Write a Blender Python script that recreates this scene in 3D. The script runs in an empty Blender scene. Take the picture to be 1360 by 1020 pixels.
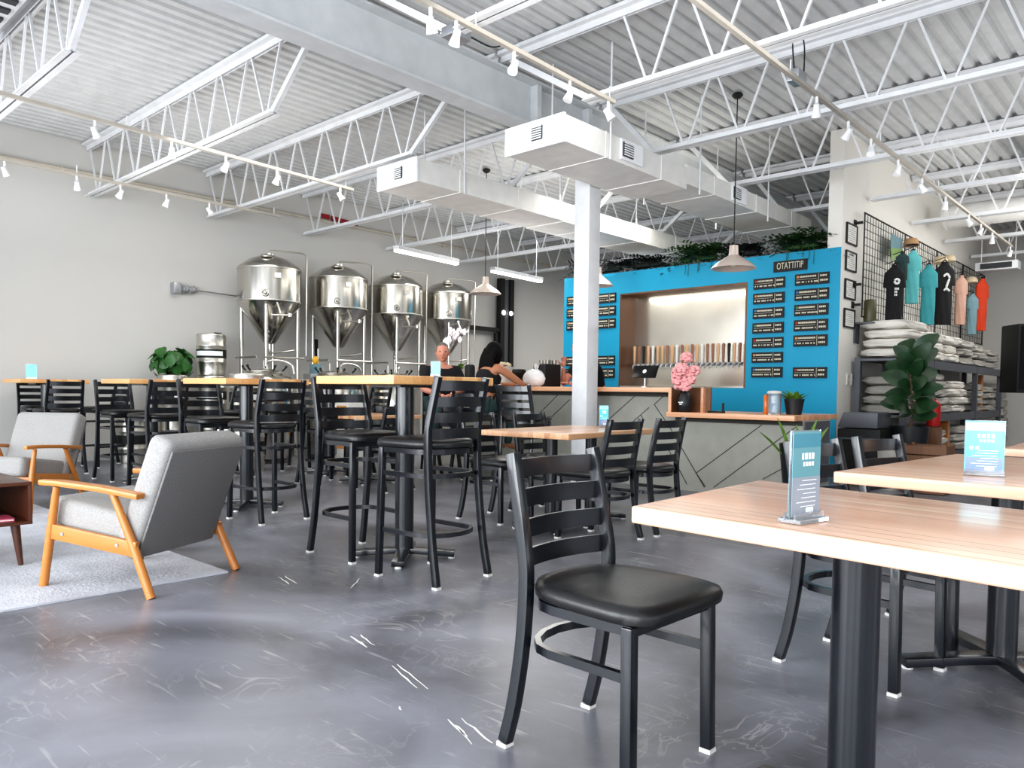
import bpy, bmesh, math, random
from mathutils import Vector, Matrix, Euler
random.seed(7)
PI = math.pi
SC = bpy.context.scene
COL = SC.collection

# ------------------------------------------------------------------ camera
F, CX, CY = 1017.0, 686.0, 565.0
YAW, PITCH, ROLL, EYE = math.radians(42.45), math.radians(-2.54), math.radians(.69), 1.0
_r = Vector((math.cos(YAW), math.sin(YAW), 0)); _f = Vector((-math.sin(YAW), math.cos(YAW), 0)); _u = Vector((0, 0, 1))
_f2 = _f*math.cos(PITCH) + _u*math.sin(PITCH); _u2 = _u*math.cos(PITCH) - _f*math.sin(PITCH)
RV = _r*math.cos(ROLL) + _u2*math.sin(ROLL); UV = _u2*math.cos(ROLL) - _r*math.sin(ROLL); FV = _f2
cam_d = bpy.data.cameras.new('camera'); cam = bpy.data.objects.new('camera', cam_d); COL.objects.link(cam)
cam.matrix_world = Matrix(((RV.x, UV.x, -FV.x, 0), (RV.y, UV.y, -FV.y, 0), (RV.z, UV.z, -FV.z, EYE), (0, 0, 0, 1)))
cam_d.sensor_fit = 'HORIZONTAL'; cam_d.sensor_width = 36.0; cam_d.lens = F/1360*36
cam_d.shift_x = -(CX-680)/1360; cam_d.shift_y = (CY-510)/1360
cam_d.clip_start = .05; cam_d.clip_end = 100
SC.camera = cam
def _ray(px, py): return RV*((px-CX)/F) + UV*(-(py-CY)/F) + FV
def onX(px, py, v):
    d = _ray(px, py); t = v/d.x; return Vector((v, d.y*t, EYE+d.z*t))
def onY(px, py, v):
    d = _ray(px, py); t = v/d.y; return Vector((d.x*t, v, EYE+d.z*t))
def onZ(px, py, v):
    d = _ray(px, py); t = (v-EYE)/d.z; return Vector((d.x*t, d.y*t, v))

# ------------------------------------------------------------------ materials
def lin(c):
    return tuple(((x/255)/12.92 if x <= 10 else (((x/255)+.055)/1.055)**2.4) for x in c)
def mat(name, rgb, rough=.5, metal=0.0, emit=None, es=0, trans=0, alpha=1, coat=0, spec=None, noise=None, bump=None):
    m = bpy.data.materials.new(name); m.use_nodes = True
    nt = m.node_tree; b = nt.nodes['Principled BSDF']
    c = lin(rgb)
    b.inputs['Base Color'].default_value = (*c, 1); b.inputs['Roughness'].default_value = rough; b.inputs['Metallic'].default_value = metal
    if emit: b.inputs['Emission Color'].default_value = (*lin(emit), 1); b.inputs['Emission Strength'].default_value = es
    if trans: b.inputs['Transmission Weight'].default_value = trans
    if alpha < 1: b.inputs['Alpha'].default_value = alpha
    if coat: b.inputs['Coat Weight'].default_value = coat; b.inputs['Coat Roughness'].default_value = .12
    if spec is not None: b.inputs['Specular IOR Level'].default_value = spec
    tc = nt.nodes.new('ShaderNodeTexCoord')
    # every material gets a gentle procedural variation
    sc, amt = noise or (6, .06)
    n = nt.nodes.new('ShaderNodeTexNoise'); n.inputs['Scale'].default_value = sc; n.inputs['Detail'].default_value = 3
    nt.links.new(tc.outputs['Object'], n.inputs['Vector'])
    r = nt.nodes.new('ShaderNodeValToRGB'); r.color_ramp.elements[0].position = .3; r.color_ramp.elements[1].position = .7
    r.color_ramp.elements[0].color = (*[x*(1-amt) for x in c], 1); r.color_ramp.elements[1].color = (*[min(1, x*(1+amt)) for x in c], 1)
    nt.links.new(n.outputs['Fac'], r.inputs['Fac']); nt.links.new(r.outputs['Color'], b.inputs['Base Color'])
    if bump:
        n2 = nt.nodes.new('ShaderNodeTexNoise'); n2.inputs['Scale'].default_value = bump[0]; n2.inputs['Detail'].default_value = 2
        nt.links.new(tc.outputs['Object'], n2.inputs['Vector'])
        bp = nt.nodes.new('ShaderNodeBump'); bp.inputs['Strength'].default_value = bump[1]; bp.inputs['Distance'].default_value = .01
        nt.links.new(n2.outputs['Fac'], bp.inputs['Height']); nt.links.new(bp.outputs['Normal'], b.inputs['Normal'])
    return m
def wood(name, c1, c2, axis='x', plank=.045, rough=.35, coat=.3, line=False, grain=(2, 60)):
    """boards running along local axis, each board its own tone"""
    m = bpy.data.materials.new(name); m.use_nodes = True; nt = m.node_tree; b = nt.nodes['Principled BSDF']
    N = nt.nodes.new; L = nt.links.new
    tc = N('ShaderNodeTexCoord'); sp = N('ShaderNodeSeparateXYZ'); L(tc.outputs['Object'], sp.inputs[0])
    al, ac = ('X', 'Y') if axis == 'x' else (('Y', 'X') if axis == 'y' else ('Z', 'X'))
    dv = N('ShaderNodeMath'); dv.operation = 'DIVIDE'; dv.inputs[1].default_value = plank; L(sp.outputs[ac], dv.inputs[0])
    fl = N('ShaderNodeMath'); fl.operation = 'FLOOR'; L(dv.outputs[0], fl.inputs[0])
    wn = N('ShaderNodeTexWhiteNoise'); wn.noise_dimensions = '1D'; L(fl.outputs[0], wn.inputs['W'])
    mp = N('ShaderNodeMapping'); s = [grain[1]]*3; s[{'X': 0, 'Y': 1, 'Z': 2}[al]] = grain[0]
    mp.inputs['Scale'].default_value = s; L(tc.outputs['Object'], mp.inputs[0])
    no = N('ShaderNodeTexNoise'); no.inputs['Scale'].default_value = 1; no.inputs['Detail'].default_value = 5; L(mp.outputs[0], no.inputs['Vector'])
    mx = N('ShaderNodeMath'); mx.operation = 'MULTIPLY_ADD'; mx.inputs[1].default_value = .55; L(wn.outputs['Value'], mx.inputs[0])
    hf = N('ShaderNodeMath'); hf.operation = 'MULTIPLY'; hf.inputs[1].default_value = .5; L(no.outputs['Fac'], hf.inputs[0]); L(hf.outputs[0], mx.inputs[2])
    rp = N('ShaderNodeValToRGB'); rp.color_ramp.elements[0].position = .12; rp.color_ramp.elements[1].position = .88
    rp.color_ramp.elements[0].color = (*lin(c1), 1); rp.color_ramp.elements[1].color = (*lin(c2), 1); L(mx.outputs[0], rp.inputs['Fac'])
    out = rp.outputs['Color']
    if line:
        fr = N('ShaderNodeMath'); fr.operation = 'FRACT'; L(dv.outputs[0], fr.inputs[0])
        lt = N('ShaderNodeMath'); lt.operation = 'LESS_THAN'; lt.inputs[1].default_value = .05; L(fr.outputs[0], lt.inputs[0])
        # only some seams read as dark lines
        gt = N('ShaderNodeMath'); gt.operation = 'GREATER_THAN'; gt.inputs[1].default_value = .42; L(wn.outputs['Value'], gt.inputs[0])
        ml = N('ShaderNodeMath'); ml.operation = 'MULTIPLY'; L(lt.outputs[0], ml.inputs[0]); L(gt.outputs[0], ml.inputs[1])
        m2 = N('ShaderNodeMix'); m2.data_type = 'RGBA'; L(ml.outputs[0], m2.inputs['Factor']); L(out, m2.inputs['A']); m2.inputs['B'].default_value = (*lin((90, 62, 45)), 1)
        out = m2.outputs['Result']
    L(out, b.inputs['Base Color']); b.inputs['Roughness'].default_value = rough; b.inputs['Coat Weight'].default_value = coat; b.inputs['Coat Roughness'].default_value = .15
    return m
def floor_mat():
    m = bpy.data.materials.new('stained_concrete'); m.use_nodes = True; nt = m.node_tree; b = nt.nodes['Principled BSDF']
    N = nt.nodes.new; L = nt.links.new
    tc = N('ShaderNodeTexCoord')
    n1 = N('ShaderNodeTexNoise'); n1.inputs['Scale'].default_value = .9; n1.inputs['Detail'].default_value = 6; n1.inputs['Distortion'].default_value = 1.2; L(tc.outputs['Object'], n1.inputs['Vector'])
    r1 = N('ShaderNodeValToRGB'); r1.color_ramp.elements[0].position = .3; r1.color_ramp.elements[1].position = .75
    r1.color_ramp.elements[0].color = (*lin((80, 80, 84)), 1); r1.color_ramp.elements[1].color = (*lin((152, 153, 163)), 1); L(n1.outputs['Fac'], r1.inputs['Fac'])
    # trowel swirls: thin bright wisps in distorted noise
    n2 = N('ShaderNodeTexNoise'); n2.inputs['Scale'].default_value = 2.6; n2.inputs['Detail'].default_value = 3; n2.inputs['Distortion'].default_value = 2.6; L(tc.outputs['Object'], n2.inputs['Vector'])
    a = N('ShaderNodeMath'); a.operation = 'SUBTRACT'; a.inputs[1].default_value = .5; L(n2.outputs['Fac'], a.inputs[0])
    ab = N('ShaderNodeMath'); ab.operation = 'ABSOLUTE'; L(a.outputs[0], ab.inputs[0])
    r2 = N('ShaderNodeValToRGB'); r2.color_ramp.elements[0].position = 0; r2.color_ramp.elements[1].position = .018
    r2.color_ramp.elements[0].color = (1, 1, 1, 1); r2.color_ramp.elements[1].color = (0, 0, 0, 1); L(ab.outputs[0], r2.inputs['Fac'])
    n3 = N('ShaderNodeTexNoise'); n3.inputs['Scale'].default_value = 1.7; n3.inputs['Detail'].default_value = 4; L(tc.outputs['Object'], n3.inputs['Vector'])
    r3 = N('ShaderNodeValToRGB'); r3.color_ramp.elements[0].position = .44; r3.color_ramp.elements[1].position = .68; L(n3.outputs['Fac'], r3.inputs['Fac'])
    ml = N('ShaderNodeMath'); ml.operation = 'MULTIPLY'; L(r2.outputs['Color'], ml.inputs[0]); L(r3.outputs['Color'], ml.inputs[1])
    # fine scratches along a diagonal
    mp = N('ShaderNodeMapping'); mp.inputs['Rotation'].default_value = (0, 0, 1.0); mp.inputs['Scale'].default_value = (3.5, 46, 1); L(tc.outputs['Object'], mp.inputs[0])
    n4 = N('ShaderNodeTexNoise'); n4.inputs['Scale'].default_value = 1; n4.inputs['Detail'].default_value = 2; n4.inputs['Distortion'].default_value = .6; L(mp.outputs[0], n4.inputs['Vector'])
    r4 = N('ShaderNodeValToRGB'); r4.color_ramp.elements[0].position = .64; r4.color_ramp.elements[1].position = .74; L(n4.outputs['Fac'], r4.inputs['Fac'])
    hf = N('ShaderNodeMath'); hf.operation = 'MULTIPLY'; hf.inputs[1].default_value = .36; L(r4.outputs['Color'], hf.inputs[0])
    ad = N('ShaderNodeMath'); ad.operation = 'MULTIPLY_ADD'; ad.inputs[1].default_value = .36; ad.use_clamp = True; L(ml.outputs[0], ad.inputs[0]); L(hf.outputs[0], ad.inputs[2])
    mx = N('ShaderNodeMix'); mx.data_type = 'RGBA'; L(ad.outputs[0], mx.inputs['Factor']); L(r1.outputs['Color'], mx.inputs['A']); mx.inputs['B'].default_value = (*lin((205, 203, 200)), 1)
    L(mx.outputs['Result'], b.inputs['Base Color'])
    rr = N('ShaderNodeMapRange'); rr.inputs['To Min'].default_value = .22; rr.inputs['To Max'].default_value = .42; L(n1.outputs['Fac'], rr.inputs['Value']); L(rr.outputs[0], b.inputs['Roughness'])
    bp = N('ShaderNodeBump'); bp.inputs['Strength'].default_value = .12; bp.inputs['Distance'].default_value = .01; L(n2.outputs['Fac'], bp.inputs['Height']); L(bp.outputs['Normal'], b.inputs['Normal'])
    return m
M = {}
M['floor'] = floor_mat()
M['wall'] = mat('wall_paint', (203, 201, 197), .8, noise=(.6, .03))
M['wall2'] = mat('partition_paint', (226, 223, 216), .75, noise=(.6, .03))
M['white'] = mat('white_steel_paint', (222, 223, 225), .45)
M['deck'] = mat('ceiling_deck_paint', (205, 206, 206), .6)
M['girder'] = mat('girder_paint', (205, 208, 210), .5)
M['duct'] = mat('duct_paint', (234, 233, 229), .5)
M['ductw'] = mat('duct_cap_paint', (246, 248, 252), .5)
M['vent'] = mat('vent_dark', (52, 54, 58), .6)
M['steel'] = mat('stainless', (200, 197, 190), .17, 1.0, noise=(3, .05))
M['steelp'] = mat('stainless_sheet', (214, 208, 196), .2, 1.0, noise=(3, .05), bump=(1.1, .5))
M['steel2'] = mat('stainless_brushed', (205, 202, 194), .3, 1.0, noise=(3, .05))
M['steeld'] = mat('stainless_dull', (190, 187, 180), .42, .9)
M['black'] = mat('black_powder_coat', (19, 23, 29), .30, noise=(30, .1), coat=.6)
M['blackm'] = mat('black_matte', (17, 17, 18), .6)
M['vinyl'] = mat('black_vinyl', (33, 33, 34), .34, noise=(60, .1), bump=(90, .06))
M['glide'] = mat('white_nylon_glide', (222, 220, 215), .5)
M['top_x'] = wood('butcher_block', (222, 164, 132), (246, 206, 178), 'x', .047, .3, .35, True)
M['top_y'] = wood('butcher_block_cross', (190, 132, 92), (236, 192, 150), 'y', .047, .3, .35)
M['bartop'] = wood('bar_plank', (188, 128, 92), (228, 176, 138), 'x', .06, .35, .2)
M['stooltop'] = wood('bar_table_plank', (204, 140, 86), (240, 196, 136), 'x', .06, .35, .2)
M['oak'] = wood('orange_beech', (174, 104, 44), (202, 134, 64), 'x', 9, .4, .25, False, (3, 40))
M['walnut'] = wood('walnut', (66, 34, 22), (104, 58, 38), 'y', 9, .4, .3, False, (2, 40))
M['brown'] = wood('brown_board', (92, 60, 38), (128, 86, 54), 'z', .3, .5, .1)
M['fabric'] = mat('grey_weave', (158, 156, 154), .95, noise=(160, .16), bump=(260, .25))
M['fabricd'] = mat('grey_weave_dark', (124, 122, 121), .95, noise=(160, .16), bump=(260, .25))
M['rug'] = mat('rug_pile', (192, 194, 201), 1.0, noise=(3.5, .16), bump=(60, .5))
M['teal'] = mat('teal_wall_paint', (0, 152, 190), .55, noise=(.8, .05))
M['counter'] = mat('counter_panel_grey', (158, 157, 148), .6)
M['groove'] = mat('groove_dark', (60, 58, 54), .8)
M['board'] = mat('chalkboard', (20, 20, 22), .6)
M['chalk'] = mat('chalk_cream', (212, 206, 186), .9)
M['chalkr'] = mat('chalk_red', (176, 62, 52), .9)
M['chalkb'] = mat('chalk_blue', (70, 130, 190), .9)
M['chalkg'] = mat('chalk_green', (80, 140, 96), .9)
M['chalko'] = mat('chalk_orange', (214, 150, 84), .9)
M['red'] = mat('red_paint', (186, 28, 26), .4)
M['redsign'] = mat('red_sign', (150, 28, 38), .6)
M['yellow'] = mat('yellow_plastic', (226, 170, 40), .5)
M['leaf'] = mat('leaf_green', (46, 96, 40), .45, noise=(12, .3))
M['leafd'] = mat('leaf_dark_green', (24, 58, 28), .4, noise=(12, .3))
M['leafl'] = mat('leaf_light_green', (104, 142, 56), .5, noise=(20, .3))
M['fern'] = mat('fern_green', (48, 84, 34), .6, noise=(12, .3))
M['dry'] = mat('dark_foliage', (30, 38, 30), .7, noise=(12, .3))
M['stem'] = mat('stem_brown', (84, 66, 44), .7)
M['soil'] = mat('soil', (48, 36, 28), .95)
M['pink'] = mat('pink_petals', (232, 168, 168), .8, noise=(30, .12))
M['orchid'] = mat('white_petals', (236, 228, 230), .7)
M['pot_w'] = mat('white_ceramic', (214, 214, 210), .35)
M['pot_b'] = mat('black_pot', (28, 29, 32), .4)
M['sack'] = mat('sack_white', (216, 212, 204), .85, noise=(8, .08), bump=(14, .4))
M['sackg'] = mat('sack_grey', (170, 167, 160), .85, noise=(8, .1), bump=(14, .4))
M['bag'] = mat('white_plastic_bag', (232, 232, 232), .4, bump=(22, .5))
M['shelf'] = mat('shelf_steel', (92, 94, 100), .5, .3)
M['tblack'] = mat('shirt_black', (22, 22, 25), .9, bump=(18, .3))
M['tteal'] = mat('shirt_teal', (96, 176, 178), .9, bump=(18, .3))
M['tteal2'] = mat('shirt_deep_teal', (62, 146, 152), .9, bump=(18, .3))
M['ttan'] = mat('shirt_tan', (186, 150, 134), .9, bump=(18, .3))
M['tgrey'] = mat('shirt_blue_grey', (112, 142, 150), .9, bump=(18, .3))
M['torange'] = mat('shirt_orange', (206, 72, 40), .9, bump=(18, .3))
M['tdark'] = mat('shirt_dark_green', (44, 66, 66), .9, bump=(18, .3))
M['ink'] = mat('white_ink', (226, 226, 224), .8)
M['cap'] = mat('cap_cream', (208, 192, 164), .9)
M['capt'] = mat('cap_tan', (178, 140, 104), .9)
M['paper'] = mat('paper_print', (226, 225, 220), .8)
M['paperg'] = mat('paper_grey_text', (170, 168, 164), .8)
M['signblue'] = mat('sign_cyan', (96, 206, 226), .25, coat=.5)
M['signblue2'] = mat('sign_slate', (128, 150, 190), .25, coat=.5)
M['signteal'] = mat('sign_teal_grey', (104, 158, 168), .25, coat=.5)
M['signgrey'] = mat('sign_grey_lilac', (150, 160, 172), .2, coat=.5)
M['signpale'] = mat('sign_pale_cyan', (168, 226, 236), .2, coat=.5)
M['signdeep'] = mat('sign_deep_teal', (70, 140, 158), .2, coat=.5)
M['signtext'] = mat('sign_white_print', (240, 244, 244), .4)
M['acryl'] = mat('clear_acrylic', (236, 240, 244), .06, trans=.85)
M['glassd'] = mat('dark_glass', (20, 22, 26), .12)
M['skin'] = mat('skin_light', (204, 140, 118), .55, noise=(14, .08))
M['skin2'] = mat('skin_tan', (176, 118, 86), .55, noise=(14, .08))
M['hairk'] = mat('hair_black', (12, 10, 10), .8, spec=.2)
M['hairg'] = mat('hair_grey', (96, 92, 90), .7)
M['led'] = mat('led_tube', (255, 255, 255), .4, emit=(255, 252, 244), es=6)
M['bulb'] = mat('spot_bulb', (255, 255, 255), .4, emit=(255, 250, 238), es=5)
M['lampw'] = mat('lamp_enamel', (206, 192, 182), .3, .25)
M['lampi'] = mat('lamp_inside', (244, 238, 230), .5)
M['cable'] = mat('black_cable', (26, 26, 28), .6)
M['rail'] = mat('rail_taupe', (176, 170, 160), .5)
M['conduit'] = mat('conduit_beige', (196, 188, 174), .5)
M['gal'] = mat('galvanised', (178, 180, 184), .35, .8)
M['screen'] = mat('black_screen', (12, 12, 14), .2)
M['book'] = mat('pink_book', (206, 84, 112), .7)
M['olive'] = mat('olive_can', (74, 72, 46), .4)
M['gold'] = mat('amber_liquid', (196, 104, 40), .2)
M['tealcup'] = mat('teal_cup', (120, 196, 200), .5)
M['eye'] = mat('eye_dark', (40, 30, 26), .3)
M['lip'] = mat('lip', (160, 92, 84), .5)
M['tapw'] = wood('tap_maple', (196, 150, 104), (222, 180, 136), 'z', 9, .4, .3)
M['tapb'] = wood('tap_walnut', (120, 76, 52), (160, 108, 78), 'z', 9, .4, .3)
M['sky_pane'] = mat('pale_window_glass', (190, 200, 216), .3)

# ------------------------------------------------------------------ mesh helpers
def xf(bm, v0, T):
    bmesh.ops.transform(bm, matrix=T, verts=bm.verts[v0:] if isinstance(v0, int) else v0)
def box(bm, c, s, R=None):
    r = bmesh.ops.create_cube(bm, size=1)
    T = Matrix.Translation(Vector(c)) @ (R.to_4x4() if R else Matrix.Identity(4)) @ Matrix.Diagonal((*s, 1))
    bmesh.ops.transform(bm, matrix=T, verts=r['verts']); return r['verts']
def _frame(t, up):
    t = t.normalized(); s = t.cross(up)
    if s.length < 1e-4: s = t.cross(Vector((1, 0, 0)))
    s.normalize(); return s, s.cross(t).normalized()
def sweep(bm, pts, prof, up=(0, 0, 1), closed=False, cap=True):
    """profile (list of 2d) carried along pts"""
    pts = [Vector(p) for p in pts]; up = Vector(up); n = len(pts); rings = []
    for i, p in enumerate(pts):
        if closed: t = pts[(i+1) % n] - pts[i-1]
        else: t = pts[min(i+1, n-1)] - pts[max(i-1, 0)]
        s, u = _frame(t, up)
        k = prof(i/(n-1)) if callable(prof) else prof
        rings.append([bm.verts.new(p + s*a + u*b) for a, b in k])
    m = len(rings[0])
    for i in range(n if closed else n-1):
        A, B = rings[i], rings[(i+1) % n]
        for j in range(m):
            bm.faces.new((A[j], A[(j+1) % m], B[(j+1) % m], B[j]))
    if cap and not closed:
        bm.faces.new(list(reversed(rings[0]))); bm.faces.new(rings[-1])
def circ(r, n=8): return [(r*math.cos(2*PI*k/n), r*math.sin(2*PI*k/n)) for k in range(n)]
def rect(a, b): return [(-a/2, -b/2), (a/2, -b/2), (a/2, b/2), (-a/2, b/2)]
def tube(bm, pts, r, n=8, closed=False, up=(0, 0, 1)): sweep(bm, pts, circ(r, n), up, closed)
def bar(bm, p0, p1, a, b=None, up=(0, 0, 1)): sweep(bm, [p0, p1], rect(a, b or a), up)
def cone(bm, p0, p1, r0, r1, n=12):
    sweep(bm, [p0, p1], lambda t: circ(r0+(r1-r0)*t, n), (0, 1, 0) if abs((Vector(p1)-Vector(p0)).normalized().y) < .9 else (1, 0, 0))
def lathe(bm, prof, c=(0, 0, 0), n=24):
    """prof list of (r, z)"""
    c = Vector(c); rings = []
    for r, z in prof:
        if r < 1e-5: rings.append([bm.verts.new(c+Vector((0, 0, z)))])
        else: rings.append([bm.verts.new(c+Vector((r*math.cos(2*PI*k/n), r*math.sin(2*PI*k/n), z))) for k in range(n)])
    for A, B in zip(rings, rings[1:]):
        if len(A) == 1 and len(B) == 1: continue
        for k in range(n):
            k2 = (k+1) % n
            if len(A) == 1: bm.faces.new((A[0], B[k2], B[k]))
            elif len(B) == 1: bm.faces.new((A[k], A[k2], B[0]))
            else: bm.faces.new((A[k], A[k2], B[k2], B[k]))
    if len(rings[0]) > 1: bm.faces.new(list(reversed(rings[0])))
    if len(rings[-1]) > 1: bm.faces.new(rings[-1])
def prism(bm, poly, z0, z1):
    A = [bm.verts.new((x, y, z0)) for x, y in poly]; B = [bm.verts.new((x, y, z1)) for x, y in poly]
    n = len(poly)
    bm.faces.new(list(reversed(A))); bm.faces.new(B)
    for k in range(n): bm.faces.new((A[k], A[(k+1) % n], B[(k+1) % n], B[k]))
def quad(bm, a, b, c, d): bm.faces.new([bm.verts.new(Vector(v)) for v in (a, b, c, d)])
def ball(bm, c, r, sx=1, sy=1, sz=1, sub=2):
    q = bmesh.ops.create_icosphere(bm, subdivisions=sub, radius=r)
    bmesh.ops.transform(bm, matrix=Matrix.Translation(Vector(c)) @ Matrix.Diagonal((sx, sy, sz, 1)), verts=q['verts']); return q['verts']
def spline(pts, k=6):
    pts = [Vector(p) for p in pts]; out = []
    P = [pts[0]*2-pts[1]] + pts + [pts[-1]*2-pts[-2]]
    for i in range(1, len(P)-2):
        a, b, c, d = P[i-1:i+3]
        for j in range(k):
            t = j/k
            out.append(.5*((2*b)+(c-a)*t+(2*a-5*b+4*c-d)*t*t+(3*b-a-3*c+d)*t**3))
    out.append(pts[-1]); return out
def mk(bm, name, m, bev=0, smooth=35, seg=2):
    if bev:
        bm.normal_update()
        es = [e for e in bm.edges if len(e.link_faces) == 2 and e.calc_face_angle(0) > .6]
        if es: bmesh.ops.bevel(bm, geom=es, offset=bev, segments=seg, profile=.6, affect='EDGES', clamp_overlap=True)
    bmesh.ops.recalc_face_normals(bm, faces=bm.faces)
    me = bpy.data.meshes.new(name); bm.to_mesh(me); bm.free()
    me.materials.append(m)
    if smooth:
        for p in me.polygons: p.use_smooth = True
        try: me.set_sharp_from_angle(angle=math.radians(smooth))
        except Exception: pass
    return me
def link(name, me, parent=None, loc=(0, 0, 0), rot=(0, 0, 0)):
    o = bpy.data.objects.new(name, me); COL.objects.link(o)
    o.location = loc; o.rotation_euler = rot
    if parent: o.parent = parent
    return o
def part(name, bm, m, parent=None, bev=0, smooth=35, loc=(0, 0, 0), rot=(0, 0, 0), seg=2, label=None):
    o = link(name, mk(bm, name, m, bev, smooth, seg), parent, loc, rot)
    if label: o['label'] = label
    return o
def tag(o, label, cat, group=None, kind=None):
    o['label'] = label; o['category'] = cat
    if group: o['group'] = group
    if kind: o['kind'] = kind
    return o
def thing(name, label, cat, loc=(0, 0, 0), rz=0, group=None):
    o = bpy.data.objects.new(name, None); COL.objects.link(o); o.empty_display_size = .1
    o.location = loc; o.rotation_euler = (0, 0, rz)
    return tag(o, label, cat, group)
def struct(o): o['kind'] = 'structure'; return o
KIDS = {}
def children(o): return [c for c in bpy.data.objects if c.parent == o]
def freeze(o):
    """remember a finished thing's tree so copying is quick"""
    KIDS[o.name] = [(c, [(g, []) for g in children(c)]) for c in children(o)]
    return o
def dup(root, loc, rz, label, group=None):
    r = root.copy(); COL.objects.link(r); r.location = loc; r.rotation_euler = (0, 0, rz); r['label'] = label
    if group: r['group'] = group
    for c, gs in KIDS[root.name]:
        d = c.copy(); COL.objects.link(d); d.parent = r
        for g, _ in gs:
            e = g.copy(); COL.objects.link(e); e.parent = d
    return r
B = bmesh.new
LW, LR, LF, LUP, LWORLD, EXPO, LOOK = 240, 30, 52, 28, 1.0, .10, 'Medium High Contrast'; VT = 'Standard'
# ------------------------------------------------------------------ the room
WX, PX, TY, BY, RX, FY = -11.15, -3.42, 9.5, 17.2, 4.5, -3.0
ZC = 4.2
bm = B(); quad(bm, (WX-.2, FY-.2, 0), (RX+.2, FY-.2, 0), (RX+.2, BY+.2, 0), (WX-.2, BY+.2, 0))
fl = struct(part('floor', bm, M['floor'], smooth=0))
# pale scuffs ground into the concrete
bm = B()
for a, b, w in (((596, 955), (628, 988), .010), ((612, 954), (655, 987), .009), ((604, 962), (622, 978), .012), ((521, 884), (553, 914), .008), ((528, 882), (568, 915), .008),
                ((466, 845), (487, 860), .012), ((478, 843), (497, 857), .010), ((370, 766), (384, 776), .009), ((378, 765), (395, 775), .009), ((466, 781), (478, 768), .006), ((530, 938), (534, 943), .01)):
    p, q = onZ(*a, .0012), onZ(*b, .0012); n = 5
    d = (q-p).normalized(); s = Vector((-d.y, d.x, 0)); L0, R0 = [], []
    for i in range(n+1):
        t = i/n; ww = w*(.35+.65*math.sin(PI*min(.95, max(.05, t))))*random.uniform(.6, 1.2)*.5
        c = p.lerp(q, t) + s*random.uniform(-.004, .004)
        L0.append(bm.verts.new(c+s*ww)); R0.append(bm.verts.new(c-s*ww))
    for i in range(n): bm.faces.new((L0[i], L0[i+1], R0[i+1], R0[i]))
part('floor_scuff', bm, M['paper'], fl, smooth=0)
def wallbox(name, x0, x1, y0, y1, z0, z1, m):
    bm = B(); box(bm, ((x0+x1)/2, (y0+y1)/2, (z0+z1)/2), (x1-x0, y1-y0, z1-z0)); return struct(part(name, bm, m, smooth=0))
wallbox('wall_left', WX-.2, WX, FY, BY+.2, 0, ZC+.2, M['wall'])
wallbox('wall_back', WX, RX, BY, BY+.2, 0, ZC+.2, M['wall'])
wallbox('wall_partition', PX-.17, PX, TY+.012, BY, 0, ZC, M['wall2'])
# storefront behind the camera: piers, sill and header around big windows
bm = B()
for x in (-11.2, -8.2, -5.2, -2.2, .8, 3.6): box(bm, (x, FY-.1, 1.9), (.3, .2, 3.8))
box(bm, ((WX+RX)/2, FY-.1, .15), (RX-WX, .2, .3)); box(bm, ((WX+RX)/2, FY-.1, 3.8), (RX-WX, .2, 1.0))
struct(part('wall_front', bm, M['wall'], smooth=0))
bm = B()
for y in (-3, .2, 3.4, 6.6): box(bm, (RX+.1, y, 1.9), (.2, .3, 3.8))  # window openings on this side are added to brighten the room
box(bm, (RX+.1, (FY+8)/2, .15), (.2, 8-FY, .3)); box(bm, (RX+.1, (FY+8)/2, 3.8), (.2, 8-FY, 1.0)); box(bm, (RX+.1, 12.3, 2.1), (.2, 9.8, 4.2))
struct(part('wall_right', bm, M['wall'], smooth=0))
# fluted roof deck
bm = B(); pitch = .15; x = WX-.1; prev = None
prof = []
while x < RX+.15:
    prof += [(x, ZC), (x+.075, ZC), (x+.095, ZC+.04), (x+.13, ZC+.04)]; x += pitch
va = [bm.verts.new((a, FY-.2, b)) for a, b in prof]; vb = [bm.verts.new((a, BY+.2, b)) for a, b in prof]
for i in range(len(prof)-1): bm.faces.new((va[i], va[i+1], vb[i+1], vb[i]))
struct(part('ceiling', bm, M['deck'], smooth=0))
# girder and column
g = thing('steel_girder', 'deep grey-white steel girder running over the column under the roof deck', 'girder', (0, 0, 0))
GX = -5.14
bm = B(); box(bm, (GX, 7, 3.82), (.02, 20, .40)); part('web', bm, M['girder'], g, smooth=0)
bm = B(); box(bm, (GX, 7, 3.61), (.22, 20, .02)); part('bottom_flange', bm, M['girder'], g, smooth=0)
bm = B(); box(bm, (GX, 7, 4.03), (.22, 20, .02)); part('top_flange', bm, M['girder'], g, smooth=0)
for y in (5.79, 6.62):
    bm = B(); box(bm, (GX, y, 3.82), (.20, .06, .39)); part('stiffener', bm, M['girder'], g, smooth=0)
c = thing('steel_column', 'square white steel column standing in front of the bar counter', 'column', (-5.06, 6.62, 0))
bm = B(); box(bm, (0, 0, 1.81), (.2, .2, 3.58)); part('shaft', bm, M['white'], c, bev=.012)
bm = B(); box(bm, (0, 0, .01), (.32, .32, .02)); part('base_plate', bm, M['white'], c)
bm = B(); box(bm, (0, 0, 3.59), (.26, .26, .02)); part('cap_plate', bm, M['white'], c)
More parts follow.
